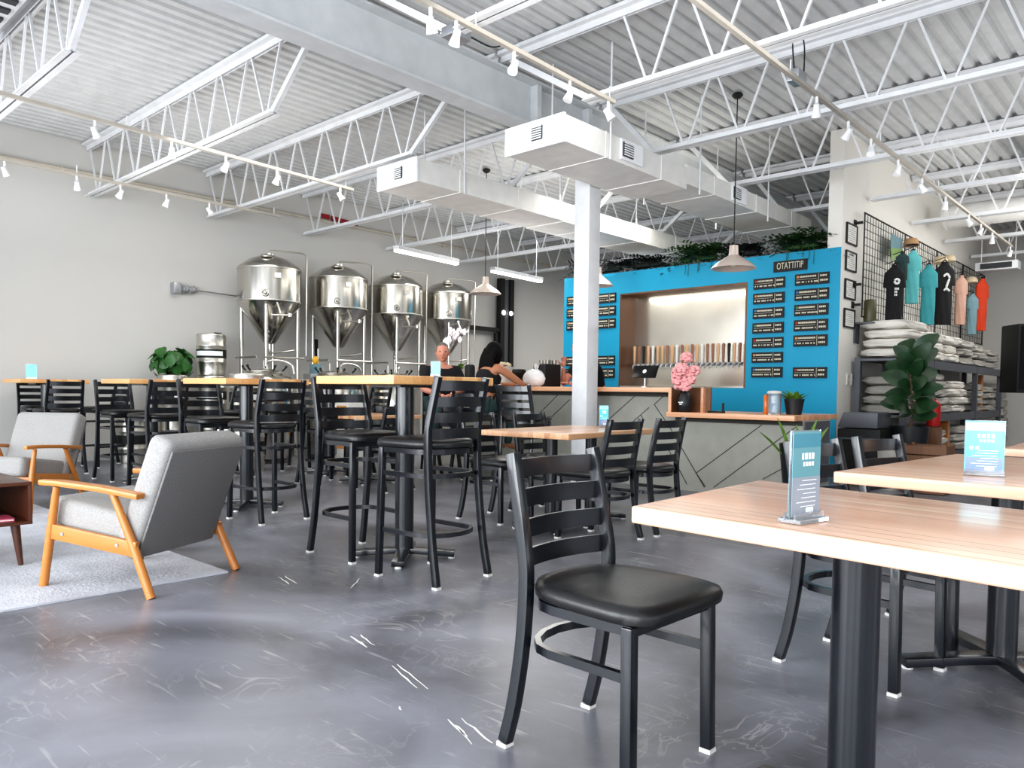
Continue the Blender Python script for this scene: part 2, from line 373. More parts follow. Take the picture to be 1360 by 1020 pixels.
# open web joists
JY = [.45, 2.05, 3.72, 5.34, 6.95, 8.63, 10.4, 12.2, 14.0, 15.8]
ZB, ZT = 3.52, 4.13
wb_up = B(); bar(wb_up, (-.03, 0, -.29), (-.26, 0, .29), .019, .019, (0, 1, 0)); WUP = mk(wb_up, 'web_bar', M['white'], smooth=0)
wb_dn = B(); bar(wb_dn, (.03, 0, -.29), (.26, 0, .29), .019, .019, (0, 1, 0)); WDN = mk(wb_dn, 'web_bar', M['white'], smooth=0)
ORD = ['nearest', 'second', 'third', 'fourth', 'fifth', 'sixth', 'seventh', 'eighth', 'ninth', 'tenth']
def joist(y, xa, xb, ba, bb, label, phase):
    """top chord xa..xb, bottom chord ba..bb"""
    j = thing('roof_joist', label, 'roof joist', (0, y, 0), 0, 'white open web joists under the roof deck')
    bm = B()
    for s in (-1, 1): box(bm, ((xa+xb)/2, s*.042, ZT+.03), (xb-xa, .07, .012)); box(bm, ((xa+xb)/2, s*.016, ZT), (xb-xa, .010, .06))
    box(bm, ((xa+xb)/2, 0, ZT+.048), (xb-xa, .14, .024))
    part('top_chord', bm, M['white'], j, smooth=0)
    bm = B()
    for s in (-1, 1): box(bm, ((ba+bb)/2, s*.034, ZB-.02), (bb-ba, .05, .010)); box(bm, ((ba+bb)/2, s*.014, ZB+.005), (bb-ba, .010, .05))
    part('bottom_chord', bm, M['white'], j, smooth=0)
    n = math.ceil((ba+.05-phase)/.6); x = phase + n*.6
    while x < bb-.02:
        if x-.26 > xa: link('web_bar', WUP, j, (x, 0, (ZB+ZT)/2))
        if x+.26 < xb: link('web_bar', WDN, j, (x, 0, (ZB+ZT)/2))
        x += .6
    if bb < xb-.3:
        bm = B(); bar(bm, (bb-.03, 0, ZB+.01), (xb-.55, 0, ZT-.03), .05, .04, (0, 1, 0)); part('end_diagonal', bm, M['white'], j, smooth=0)
    if ba > xa+.3:
        bm = B(); bar(bm, (ba+.03, 0, ZB+.01), (xa+.12, 0, ZT-.03), .05, .04, (0, 1, 0)); part('end_diagonal', bm, M['white'], j, smooth=0)
    return j
for i, y in enumerate(JY):
    joist(y, WX+.02, GX-.02, WX+.06, -6.42, 'white open web roof joist between side wall and girder, %s in line from the entrance' % ORD[i], -10.18)
for i, y in enumerate(JY):
    if y < 9:
        ba = -4.12 if y < 6 else -4.5
        joist(y, GX+.02, RX-.02, ba, RX-.08, 'white open web roof joist above the dining tables, %s in line from the entrance' % ORD[i], -4.08)
    else:
        joist(y, PX+.02, RX-.02, PX+.04, RX-.08, 'white open web roof joist ending at the shirt wall, %s in line from the entrance' % ORD[i], -4.08)
        joist(y, GX+.02, PX-.19, -4.6, PX-.2, 'short white roof joist behind the teal wall, %s in line from the entrance' % ORD[i], -4.08)
# ducts
def louvre(parent, c, w, h, axis):
    f = B(); s = (w, .02, h) if axis == 'y' else (.02, w, h); box(f, (0, 0, 0), s); v = part('vent_grille', f, M['vent'], parent, loc=c, smooth=0)
    q = B()
    for k in range(6):
        z = -h/2+h*(k+.5)/6
        box(q, (0, -.014, z) if axis == 'y' else (.014, 0, z), (w*.94, .012, h*.07) if axis == 'y' else (.012, w*.94, h*.07))
    part('louvre_slat', q, M['ductw'], v, smooth=0)
def duct(label, x0, x1, segs, vent_side):
    d = thing('air_duct', label, 'air duct', (0, 0, 0))
    (ya, _, za, zb) = segs[0]
    for i, (y0, y1, z0, z1) in enumerate(segs):
        bm = B(); box(bm, ((x0+x1)/2, (y0+y1)/2, (z0+z1)/2), (x1-x0, y1-y0, z1-z0)); part('duct_section', bm, M['duct'], d, smooth=0)
        y = y0+.6
        while y < y1:
            bm = B(); box(bm, ((x0+x1)/2, y, (z0+z1)/2), (x1-x0+.012, .012, z1-z0+.012)); part('seam_band', bm, M['duct'], d, smooth=0); y += 1.05 if i else .95
    bm = B(); box(bm, ((x0+x1)/2, ya-.012, (za+zb)/2), (x1-x0+.02, .025, zb-za+.02)); part('end_cap', bm, M['ductw'], d, smooth=0)
    bm = B(); box(bm, ((x0+x1)/2+.02, ya-.03, (za+zb)/2), (.26, .02, .15)); part('register_plate', bm, M['ductw'], d, smooth=0)
    louvre(d, ((x0+x1)/2+.06, ya-.045, (za+zb)/2), .12, .12, 'y')
    for y, z in vent_side:
        bm = B(); box(bm, (x1+.012, y+.08, z), (.02, .36, .19)); part('register_plate', bm, M['ductw'], d, smooth=0)
        louvre(d, (x1+.028, y, z), .16, .13, 'x')
    for y in (5.85, 7.5, 9.2):
        for x in (x0-.015, x1+.015):
            bm = B(); tube(bm, [(x, y, za-.01), (x, y, ZC+.01)], .010, 6); part('hanger_rod', bm, M['white'], d)
    return d
duct('white rectangular air duct passing beside the column towards the teal wall', -4.91, -4.235, [(5.2, 7.25, 3.16, 3.39), (7.25, 10.6, 3.22, 3.42)], ((6.12, 3.29), (8.35, 3.33)))
duct('white rectangular air duct hung over the bar stools, away from the column', -6.82, -6.18, [(5.2, 7.6, 3.16, 3.395), (7.6, 11.2, 3.15, 3.39)], ())

# conduits, sprinkler style pipes and small fixtures on the side wall
t = thing('wall_conduit', 'beige conduit run high along the plain side wall', 'conduit', (0, 0, 0))
bm = B(); tube(bm, [(WX+.05, -2.5, 3.80), (WX+.05, 16, 3.80)], .022); part('pipe', bm, M['conduit'], t)
for y in (1.2, 3.4, 5.6, 7.8, 10, 12.5):
    bm = B(); box(bm, (WX+.03, y, 3.80), (.06, .03, .07)); part('clip', bm, M['conduit'], t)
t = thing('red_wall_sign', 'small dark red four panel sign high on the side wall', 'sign', (0, 0, 0))
for k in range(4):
    y = 7.29+.19*k
    bm = B(); box(bm, (WX+.02, y+.08, 3.885-.012*k), (.03, .15, .075)); part('sign_panel', bm, M['redsign'], t, smooth=0)
t = thing('wall_utility_box', 'silver wrapped utility box with a thin pipe on the side wall', 'utility box', (WX, 4.79, 2.42))
bm = B(); box(bm, (.07, .05, 0), (.13, .10, .16)); part('housing', bm, M['gal'], t, bev=.01)
bm = B()
for k in range(5): ball(bm, (.07, .13+.045*k, .005*(-1)**k), .055, 1, .8, 1.1, 1)
part('foil_wrap', bm, M['gal'], t, smooth=0)
bm = B(); tube(bm, [(.06, .34, 0), (.06, 1.0, -.02)], .010); part('pipe', bm, M['gal'], t)
# rooftop style vent unit at the near corner of the ceiling
t = thing('ceiling_vent_unit', 'slatted white air vent unit under the roof near the entrance', 'air vent', (-7.55, 1.55, 4.08))
bm = B(); box(bm, (0, 0, 0), (1.2, .75, .10)); part('housing', bm, M['white'], t, bev=.01)
for k in range(5):
    bm = B(); box(bm, (-.42+.21*k, 0, -.06), (.09, .66, .02)); part('slat', bm, M['vent'], t, smooth=0)

# track lighting
hd = B(); tube(hd, [(0, 0, 0), (0, 0, -.07)], .012, 8); HSTEM = mk(hd, 'stem', M['white'])
hd = B(); lathe(hd, [(.016, .045), (.024, .04), (.026, 0), (.036, -.045), (.038, -.058), (.030, -.058)], n=14); HCAN = mk(hd, 'lamp_head', M['white'])
hd = B(); lathe(hd, [(.029, -.054), (.015, -.05), (0, -.048)], n=14); HBULB = mk(hd, 'bulb', M['bulb'])
def track(label, a, b, heads, lit=True, drop=.0):
    a, b = Vector(a), Vector(b); L = (b-a)
    t = thing('track_light_rail', label, 'track rail', a)
    bm = B(); bar(bm, (0, 0, 0), L, .035, .03); part('rail', bm, M['rail'], t, smooth=0)
    n = max(2, int(L.length/2))
    for k in range(n+1):
        p = L*(k/n*.96+.02); bm = B(); tube(bm, [p, p+Vector((0, 0, ZB+.02-a.z))], .006, 6); part('hanger_rod', bm, M['white'], t)
    for s, tilt, az, lab in heads:
        h = thing('track_spotlight', lab, 'spotlight', a+L*s+Vector((0, 0, -.015)))
        link('stem', HSTEM, h)
        o = link('lamp_head', HCAN, h, (0, 0, -.10), (tilt, 0, az)); link('bulb', HBULB, o)
    return t
def along(a, b, px):
    """how far along rail a-b the pixel column px falls"""
    lo, hi = 0, 1
    fa = lambda s: (Vector(a).lerp(Vector(b), s)-Vector((0, 0, EYE)))
    def col(s):
        d = fa(s); return CX+F*d.dot(RV)/d.dot(FV)
    for _ in range(40):
        m = (lo+hi)/2
        if (col(m) < px): lo = m
        else: hi = m
    return lo
A0, B0 = (-2.46, 1.2, 3.43), (-2.55, 14.6, 3.43)
NTH = ['first', 'second', 'third', 'fourth', 'fifth', 'sixth', 'seventh', 'eighth', 'ninth', 'tenth']
def headset(a, b, pxs, what):
    tl = [(.5, .4), (.7, 1.2), (-.5, .3), (.35, 2.6), (.6, -.8), (.3, .6), (-.6, 1.6), (.45, 2.2), (.5, .2), (.4, 1)]
    return [(along(a, b, p), tl[i][0], tl[i][1], 'white spotlight, %s %s' % (NTH[i], what)) for i, p in enumerate(pxs)]
track('long white lighting rail hung over the dining tables towards the shirts', A0, B0, headset(A0, B0, (1085, 1127, 1157, 1193, 1225, 1256, 1287, 1303, 1318, 1342), 'along the long rail over the dining tables'))
A1, B1 = (-3.72, 2.0, 3.43), (-3.83, 5.35, 3.43)
track('short white lighting rail ending by the column duct', A1, B1, headset(A1, B1, (572, 606, 683, 757, 808), 'along the short rail near the duct'))
A2, B2 = (-7.44, 0.2, 3.43), (-7.87, 5.6, 3.43)
track('white lighting rail over the lounge seats and bar tables', A2, B2, headset(A2, B2, (126, 228, 300, 368, 452), 'along the rail over the lounge seats'))
A3, B3 = (-9.7, .5, 3.43), (-9.87, 5.8, 3.43)
track('white lighting rail close to the plain side wall', A3, B3, headset(A3, B3, (6, 102, 160, 221, 278), 'along the rail beside the side wall'))
# power box and cable on the long rail
t = thing('rail_power_box', 'small grey power feed box with looped cable on the long rail', 'power box', onZ(1058, 103, 3.5))
bm = B(); box(bm, (0, 0, 0), (.10, .16, .09)); part('housing', bm, M['gal'], t, bev=.008)
bm = B(); tube(bm, spline([(0, -.05, .04), (0, -.09, .25), (0, .0, .36), (.02, .08, .28), (.02, .09, .02)]), .006, 6); part('cable', bm, M['cable'], t)
t = thing('rail_power_box', 'grey power feed box under the short rail near the girder', 'power box', onZ(606, 46, 3.5))
bm = B(); box(bm, (0, 0, 0), (.12, .18, .07)); part('housing', bm, M['gal'], t, bev=.008)
bm = B(); tube(bm, spline([(.05, .08, 0), (.1, .25, -.03), (.1, .42, .05)]), .005, 6); part('cable', bm, M['cable'], t)

# pendant lamps
def pendant(label, p, ztop, r=.24):
    t = thing('pendant_lamp', label, 'pendant lamp', p, 0)
    k = r/.23
    bm = B(); lathe(bm, [(.012, .25), (.045, .245), (.05, .16), (.055, .14), (.10*k, .11), (.19*k, .05), (.228*k, .008), (.232*k, 0), (.222*k, .004), (.18*k, .04), (.09*k, .095), (.02, .11)], n=32); part('shade', bm, M['lampw'], t)
    bm = B(); ball(bm, (0, 0, .06), .04); part('bulb', bm, M['lampi'], t)
    bm = B(); tube(bm, [(0, 0, .24), (0, 0, ztop-p[2])], .006, 6); part('cord', bm, M['cable'], t)
    bm = B(); lathe(bm, [(.05, 0), (.06, -.02), (.03, -.05), (0, -.05)][::-1], (0, 0, ztop-p[2]), 12); part('canopy', bm, M['cable'], t)
pendant('enamel dome pendant lamp hanging in front of the tap wall', (-3.88, 7.65, 2.34), ZC-.02, .235)
pendant('enamel dome pendant lamp hanging in front of the fourth brewing tank', (-7.87, 7.9, 2.40), ZC-.02, .23)
pendant('enamel dome pendant lamp mostly hidden behind the white column', (-6.08, 8.2, 2.40), ZC-.02, .2)
for lab, a, b in (('white linear tube light above the third brewing tank', (-7.95, 6.33), (-8.1, 7.55)), ('white linear tube light hung nearest the black frame post', (-8.17, 8.35), (-8.3, 9.62))):
    t = thing('linear_light', lab, 'tube light', (a[0], a[1], 2.8)); L = Vector((b[0]-a[0], b[1]-a[1], 0))
    bm = B(); bar(bm, (0, 0, .05), L+Vector((0, 0, .05)), .10, .05); part('housing', bm, M['gal'], t, smooth=0)
    bm = B(); bar(bm, (0, 0, .012), L+Vector((0, 0, .012)), .07, .03); part('tube', bm, M['led'], t, smooth=0)
    for s in (.1, .9):
        bm = B(); tube(bm, [L*s+Vector((0, 0, .07)), L*s+Vector((0, 0, ZB-2.83))], .005, 6); part('hanger_rod', bm, M['gal'], t)
# ------------------------------------------------------------------ chairs and stools (local: faces +x, origin on the floor)
def seat_pad(hw, hd, z, th):
    bm = B(); n = 40; rings = []
    def outl(k, s):
        a = 2*PI*k/n; e = 4.6 if math.cos(2*PI*k/n) > 0 else 3.0
        ca, sa = math.cos(a), math.sin(a)
        x = hd*s*math.copysign(abs(ca)**(2/e), ca); y = hw*s*math.copysign(abs(sa)**(2/e), sa)
        y *= 1 + .07*(x/hd)                       # a little wider at the front
        if x < 0: x *= 1 + .10*(1-(y/hw)**2)      # rounded back edge
        return x, y
    for s, zz in ((.93, 0), (.99, .006), (1.0, th*.45), (.97, th*.72), (.86, th*.9), (.6, th*1.0), (.3, th*1.04)):
        rings.append([bm.verts.new((*outl(k, s), z+zz)) for k in range(n)])
    for A, C in zip(rings, rings[1:]):
        for k in range(n): bm.faces.new((A[k], A[(k+1) % n], C[(k+1) % n], C[k]))
    bm.faces.new(rings[-1]); bm.faces.new(list(reversed(rings[0])))
    return bm
def hoop(bm, z, xf_, xb, hw, sec):
    """rail from one front leg round behind to the other"""
    pts = [(xf_, -hw, z), (xf_*.3, -hw*1.0, z)]
    for k in range(9):
        a = -PI/2 - PI*k/8
        pts.append((xb*.35 + abs(xb)*.65*math.cos(a)*1.0, hw*math.sin(a), z))
    pts += [(xf_*.3, hw, z), (xf_, hw, z)]
    sweep(bm, pts, rect(*sec), (0, 0, 1))
def make_seat_thing(name, label, cat, zs, top, group, rings, splay):
    t = thing(name, label, cat, (0, 0, 0), 0, group)
    W2 = .185
    pad = part('seat', seat_pad(.212, .222, zs, .055), M['vinyl'], t, smooth=60, loc=(.034, 0, 0))
    bm = B(); hoop(bm, zs-.016, .185, -.19, .175, (.025, .026)); bar(bm, (.185, -.19, zs-.016), (.185, .19, zs-.016), .025, .026)
    part('seat_frame', bm, M['black'], t)
    for s in (-1, 1):
        bm = B(); x1 = .19+splay
        bar(bm, (x1, s*(W2+splay), .012), (.187, s*W2, zs-.004), .032, .032, (1, 0, 0)); l = part('leg', bm, M['black'], t, bev=.004)
        bm = B(); box(bm, (x1, s*(W2+splay), .006), (.034, .034, .012)); part('foot_glide', bm, M['glide'], l, smooth=0)
        bm = B(); b = zs*.5
        pts = spline([(-.225-splay, s*(W2+splay*.8), .012), (-.195-splay*.4, s*(W2+splay*.3), b*.62), (-.168, s*W2, zs*.72), (-.158, s*W2, zs+.05), (-.172, s*(W2-.002), zs+.16), (-.222, s*(W2-.008), top)], 5)
        sweep(bm, pts, rect(.030, .034), (1, 0, 0)); l = part('back_post', bm, M['black'], t, bev=.003)
        bm = B(); box(bm, (-.226-splay, s*(W2+splay*.8), .006), (.036, .034, .012)); part('foot_glide', bm, M['glide'], l, smooth=0)
    for k in range(4):
        z = top - .045 - k*.082
        f = (z-zs-.16)/(top-zs-.16); x = -.172-.05*max(0, f)
        bm = B(); P_ = []
        for j in range(11):
            y = -W2+.01 + (2*W2-.02)*j/10; P_.append((x-.035*(1-((y)/(W2))**2), y, z))
        sweep(bm, P_, rect(.010, .052), (0, 0, 1)); part('slat', bm, M['black'], t)
    for z in rings:
        f = 1-z/zs; bm = B(); hoop(bm, z, .187+splay*f, -.205-splay*f*.6, .18+splay*f*.6, (.018, .024)); part('ring_stretcher', bm, M['black'], t)
    return freeze(t)
G_ch = 'black ladder back dining chairs'; G_st = 'black ladder back bar stools'
chair = make_seat_thing('dining_chair', 'black ladder back chair standing alone on the bare concrete before the peach table', 'chair', .435, .828, G_ch, (.30,), .004)
stool = make_seat_thing('bar_stool', 'black bar stool at the pale ended bar table, its back to the open floor', 'bar stool', .70, 1.07, G_st, (.56, .255), .012)
chair.location = (-1.215, 1.735, 0); chair.rotation_euler[2] = math.radians(-1.5)
def put_chair(x, y, deg, label): return dup(chair, (x, y, 0), math.radians(deg), label)
def put_stool(x, y, deg, label): return dup(stool, (x, y, 0), math.radians(deg), label)
put_chair(-.928, 2.926, -7.3, 'black ladder back chair tucked under the side of the table with the cyan sign')
put_chair(-.87, 3.48, -10, 'black ladder back chair at the cyan sign table, second along its long side')
put_chair(-3.10, 4.22, 180, 'black ladder back chair beside the peach table corner, at the column table')
put_chair(-3.08, 4.76, 181, 'black ladder back chair at the column table nearest the chevron counter')
put_chair(-4.13, 4.30, 4, 'black ladder back chair with its seat corner seen under the column table')
put_chair(-4.1, 4.86, -3, 'black ladder back chair on the bar side of the column table')
# stools round the four front bar tables
stool.location = (-3.105, 2.725, 0); stool.rotation_euler[2] = math.radians(183)
put_stool(-3.83, 2.78, 0, 'black bar stool tucked sideways at the pale ended bar table, opposite the open floor')
put_stool(-5.36, 3.03, 183, 'black bar stool behind the lounge chair, at the second bar table along')
put_stool(-6.42, 3.10, 2, 'black bar stool at the second bar table, on the side away from the column')
put_stool(-7.62, 3.15, 184, 'black bar stool at the third bar table, its back to the lounge chair')
put_stool(-8.72, 3.22, 4, 'black bar stool at the third bar table, on the side wall side')
put_stool(-9.75, 2.92, 182, 'black bar stool at the furthest bar table, nearer the column')
put_stool(-10.72, 3.0, 0, 'black bar stool at the furthest bar table, against the plain side wall')
put_stool(-10.3, 3.62, -84, 'black bar stool behind the furthest bar table, facing the entrance')
put_stool(-8.2, 4.12, -93, 'black bar stool behind the third bar table')
# second row and bar counter
put_stool(-6.95, 4.62, 92, 'black bar stool between the front bar tables and the brewing tanks')
put_stool(-7.75, 5.75, -88, 'black bar stool on the tank side of the second row bar table')
put_stool(-8.55, 5.1, 3, 'black bar stool at the end of the second row bar table below the tanks')
put_stool(-6.38, 6.28, 90, 'black bar stool the dark haired woman sits on')
put_stool(-5.72, 6.32, 84, 'empty black bar stool at the counter next to the dark haired woman')
put_stool(-7.03, 6.30, -32, 'black bar stool the man in black sits on')
put_stool(-5.28, 5.9, 100, 'empty black bar stool at the counter close to the column')
put_chair(-6.15, 4.75, 186, 'black ladder back chair at the low table in the second row')
put_chair(-7.15, 5.35, -84, 'black ladder back chair behind the low table in the second row')
put_chair(-6.45, 5.72, -95, 'black ladder back chair at the low table, closest to the man in black')
# ------------------------------------------------------------------ tables
def cross_base(bm, r, z=.0):
    for a in (PI/4, 3*PI/4):
        d = Vector((math.cos(a), math.sin(a), 0))*r
        sweep(bm, [-d+Vector((0, 0, .025)), Vector((0, 0, .05)), d+Vector((0, 0, .025))], rect(.07, .03))
def make_table(name, label, cat, x, y, deg, lx, ly, zt, mt, group, th=.04, poly=None, pole=.052, poles=((0, 0),), br=.30, arms=(PI/4, 3*PI/4)):
    t = thing(name, label, cat, (x, y, 0), math.radians(deg), group)
    bm = B()
    prism(bm, poly or [(-lx/2, -ly/2), (lx/2, -ly/2), (lx/2, ly/2), (-lx/2, ly/2)], zt-th, zt)
    part('tabletop', bm, mt, t, bev=.007, seg=3)
    for px, py in poles:
        bm = B(); cone(bm, (px, py, .04), (px, py, zt-th-.012), pole, pole, 28); part('pole', bm, M['black'], t)
        bm = B(); box(bm, (px, py, zt-th-.008), (.3, .3, .012)); part('mounting_plate', bm, M['black'], t, smooth=0)
        bm = B()
        for a in arms:
            d = Vector((math.cos(a), math.sin(a), 0))*br; c = Vector((px, py, 0))
            sweep(bm, [c-d+Vector((0, 0, .027)), c-d*.25+Vector((0, 0, .045)), c+d*.25+Vector((0, 0, .045)), c+d+Vector((0, 0, .027))], rect(.075, .032))
        b = part('base', bm, M['black'], t, bev=.005)
        bm = B()
        for a in (arms[0], arms[1], arms[0]+PI, arms[1]+PI): lathe(bm, [(.02, 0), (.02, .013)], (px+math.cos(a)*br*.94, py+math.sin(a)*br*.94, 0), 10)
        part('foot_glide', bm, M['glide'], b)
    return freeze(t)
G_bt = 'square bar height tables'; G_dt = 'butcher block dining tables'
def bpoly(a): return None
NTA, NTB = onZ(838, 672, .735), onZ(1008, 637.5, .735)
# nearest table: its short side runs slightly askew, as in the photograph
ox, oy = -.42, 1.83
def loc_(p, a): dx, dy = p.x-ox, p.y-oy; return (dx*math.cos(a)+dy*math.sin(a), -dx*math.sin(a)+dy*math.cos(a))
NR = math.radians(-5.9); qa, qb = loc_(NTA, NR), loc_(NTB, NR)
pn = [qa, (.36, qa[1]), (.36, qb[1]-.05), qb]
make_table('dining_table', 'long peach butcher block dining table with an upright teal card, nearest of all', 'table', ox, oy, -5.9, 1.2, .75, .735, M['top_x'], G_dt, .04, pn, .052, ((-.175, -.03),), .24, arms=(0, PI/2))
make_table('dining_table', 'butcher block dining table carrying the bright cyan sign', 'table', -.545, 3.331, -4, .78, 1.30, .735, M['top_x'], G_dt, .04, None, .05, ((0, -.08),), .36)
make_table('dining_table', 'butcher block dining table furthest away, beyond the one with the cyan sign', 'table', -.44, 5.02, 1, .78, .76, .735, M['top_x'], G_dt, .04, None, .05)
make_table('dining_table', 'pale dining table beside the white column, with chairs on its counter side', 'table', -3.60, 4.55, 4, .78, 1.20, .72, M['top_y'], G_dt, .04, None, .045, ((0, -.25), (0, .28)), .28)
make_table('dining_table', 'low dining table in the second row seen between the legs of bar stools', 'table', -6.75, 5.0, 0, .9, .76, .735, M['top_y'], G_dt, .04, None, .045)
TZ = 1.078
ta = make_table('bar_table', 'square bar height table with the palest sunlit end, between two stools', 'bar table', -3.55, 2.90, -1, .74, .74, TZ, M['stooltop'], G_bt, .048, None, .055)
for x, y, l in ((-6.03, 3.22, 'square bar height table directly behind the grey lounge chair back'), (-8.2, 3.33, 'square bar height table below the leafy plant and keg'),
                (-10.48, 3.0, 'square bar height table furthest along, close to the plain side wall'), (-7.75, 5.2, 'square bar height table in the second row in front of the tanks')):
    dup(ta, (x, y, 0), 0, l)
# ------------------------------------------------------------------ lounge seats
def lounge(label, x, y, rz):
    t = thing('lounge_chair', label, 'armchair', (x, y, 0), rz, 'grey lounge chairs with orange wood frames')
    # upholstered back: leaning slab with soft edges
    bm = B(); W = .285
    def slab(pts_c, th_prof, w):
        pass
    vs = box(bm, (0, 0, 0), (.13, 2*W, .63)); bmesh.ops.bevel(bm, geom=list(bm.edges), offset=.045, segments=4, profile=.6, affect='EDGES')
    for v in bm.verts: v.co.x += .02*math.sin((v.co.z+.315)/.63*PI)*(1 if v.co.x > 0 else .4)
    part('backrest', bm, M['fabric'], t, smooth=60, loc=(-.262, 0, .468), rot=(0, math.radians(-22), 0))
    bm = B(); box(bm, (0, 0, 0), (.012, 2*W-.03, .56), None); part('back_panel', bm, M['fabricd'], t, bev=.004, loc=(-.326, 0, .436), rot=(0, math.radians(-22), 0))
    bm = B(); box(bm, (0, 0, 0), (.56, 2*W-.03, .15)); bmesh.ops.bevel(bm, geom=list(bm.edges), offset=.045, segments=4, profile=.6, affect='EDGES')
    for v in bm.verts:
        if v.co.z > 0: v.co.z += .018*math.cos(v.co.x/.56*PI)*math.cos(v.co.y/.57*PI)
    part('seat_cushion', bm, M['fabric'], t, smooth=60, loc=(.04, 0, .335), rot=(0, math.radians(-9), 0))
    for s in (-1, 1):
        yy = s*.305
        bm = B(); sweep(bm, [(.305, yy+s*.012, 0), (.262, yy, .30), (.225, yy, .505)], lambda k: circ(.0165+.007*math.sin(PI*min(1, k+.25)), 12), (0, 1, 0)); part('leg', bm, M['oak'], t)
        bm = B(); sweep(bm, [(-.345, yy+s*.012, 0), (-.235, yy, .24), (-.115, yy, .49)], lambda k: circ(.0165+.007*math.sin(PI*min(1, k+.25)), 12), (0, 1, 0)); part('leg', bm, M['oak'], t)
        bm = B(); sweep(bm, [(.325, yy, .523), (.20, yy, .524), (-.06, yy, .508), (-.285, yy, .482)], lambda k: [(a*(.55+.45*min(1, k*3)), b) for a, b in rect(.066, .028)], (0, 0, 1))
        part('armrest', bm, M['oak'], t, bev=.008)
        bm = B(); bar(bm, (.272, yy, .285), (-.255, yy, .225), .026, .075); r = part('side_rail', bm, M['oak'], t, bev=.006)
        bm = B()
        for px in (.18, -.15): cone(bm, (px, yy+s*.012, .275-.11*(.18-px)*.9), (px, yy+s*.017, .275-.11*(.18-px)*.9), .009, .009, 10)
        part('bolt', bm, M['gal'], r)
    bm = B(); bar(bm, (.25, -.30, .262), (.25, .30, .262), .026, .055); part('front_rail', bm, M['oak'], t, bev=.005)
    bm = B(); bar(bm, (-.10, -.30, .225), (-.10, .30, .225), .026, .055); part('back_rail', bm, M['oak'], t, bev=.005)
    return t
lounge('grey lounge chair seen from behind with orange wooden arms, on the rug corner', -4.13, 1.615, math.radians(206))
lounge('grey lounge chair facing the entrance, behind the dark coffee table', -7.16, 1.86, math.radians(-54))
t = struct(part('rug', (lambda bm: (prism(bm, [(-7.35, -.55), (-3.91, -.55), (-3.91, 1.98), (-7.35, 1.98)], .001, .010), bm)[1])(B()), M['rug'], smooth=0)); del t['kind']
tag(t, 'pale grey woven area rug under the lounge chairs', 'rug')
t = thing('coffee_table', 'dark walnut box coffee table with an open shelf on angled legs', 'coffee table', (-4.80, 1.30, .01))
for z, th, n_ in ((.452, .02, 'top_panel'), (.236, .018, 'shelf_panel')):
    bm = B(); box(bm, (-.36, -.55, z), (.72, 1.1, th)); part(n_, bm, M['walnut'], t, bev=.003)
for y in (-.01, -1.09):
    bm = B(); box(bm, (-.36, y, .344), (.72, .02, .198)); part('end_panel', bm, M['walnut'], t, bev=.003)
bm = B(); box(bm, (-.71, -.55, .344), (.018, 1.06, .198)); part('back_panel', bm, M['walnut'], t)
for x, y in ((-.06, -.07), (-.66, -.07), (-.06, -1.03), (-.66, -1.03)):
    bm = B(); cone(bm, (x+(.02 if x > -.3 else -.02), y+(.02 if y > -.5 else -.02), 0), (x, y, .228), .013, .024, 14); part('leg', bm, M['walnut'], t)
t = thing('book', 'pink book lying on the coffee table shelf', 'book', (-4.93, 1.17, .256), 1.5)
bm = B(); box(bm, (0, 0, .012), (.12, .17, .003)); box(bm, (0, 0, .0235), (.12, .17, .003)); box(bm, (-.059, 0, .018), (.003, .17, .014)); part('cover', bm, M['book'], t, smooth=0, loc=(0, 0, -.010))
bm = B(); box(bm, (.001, 0, .0177), (.112, .162, .0085)); part('pages', bm, M['paper'], t, smooth=0, loc=(0, 0, -.010))

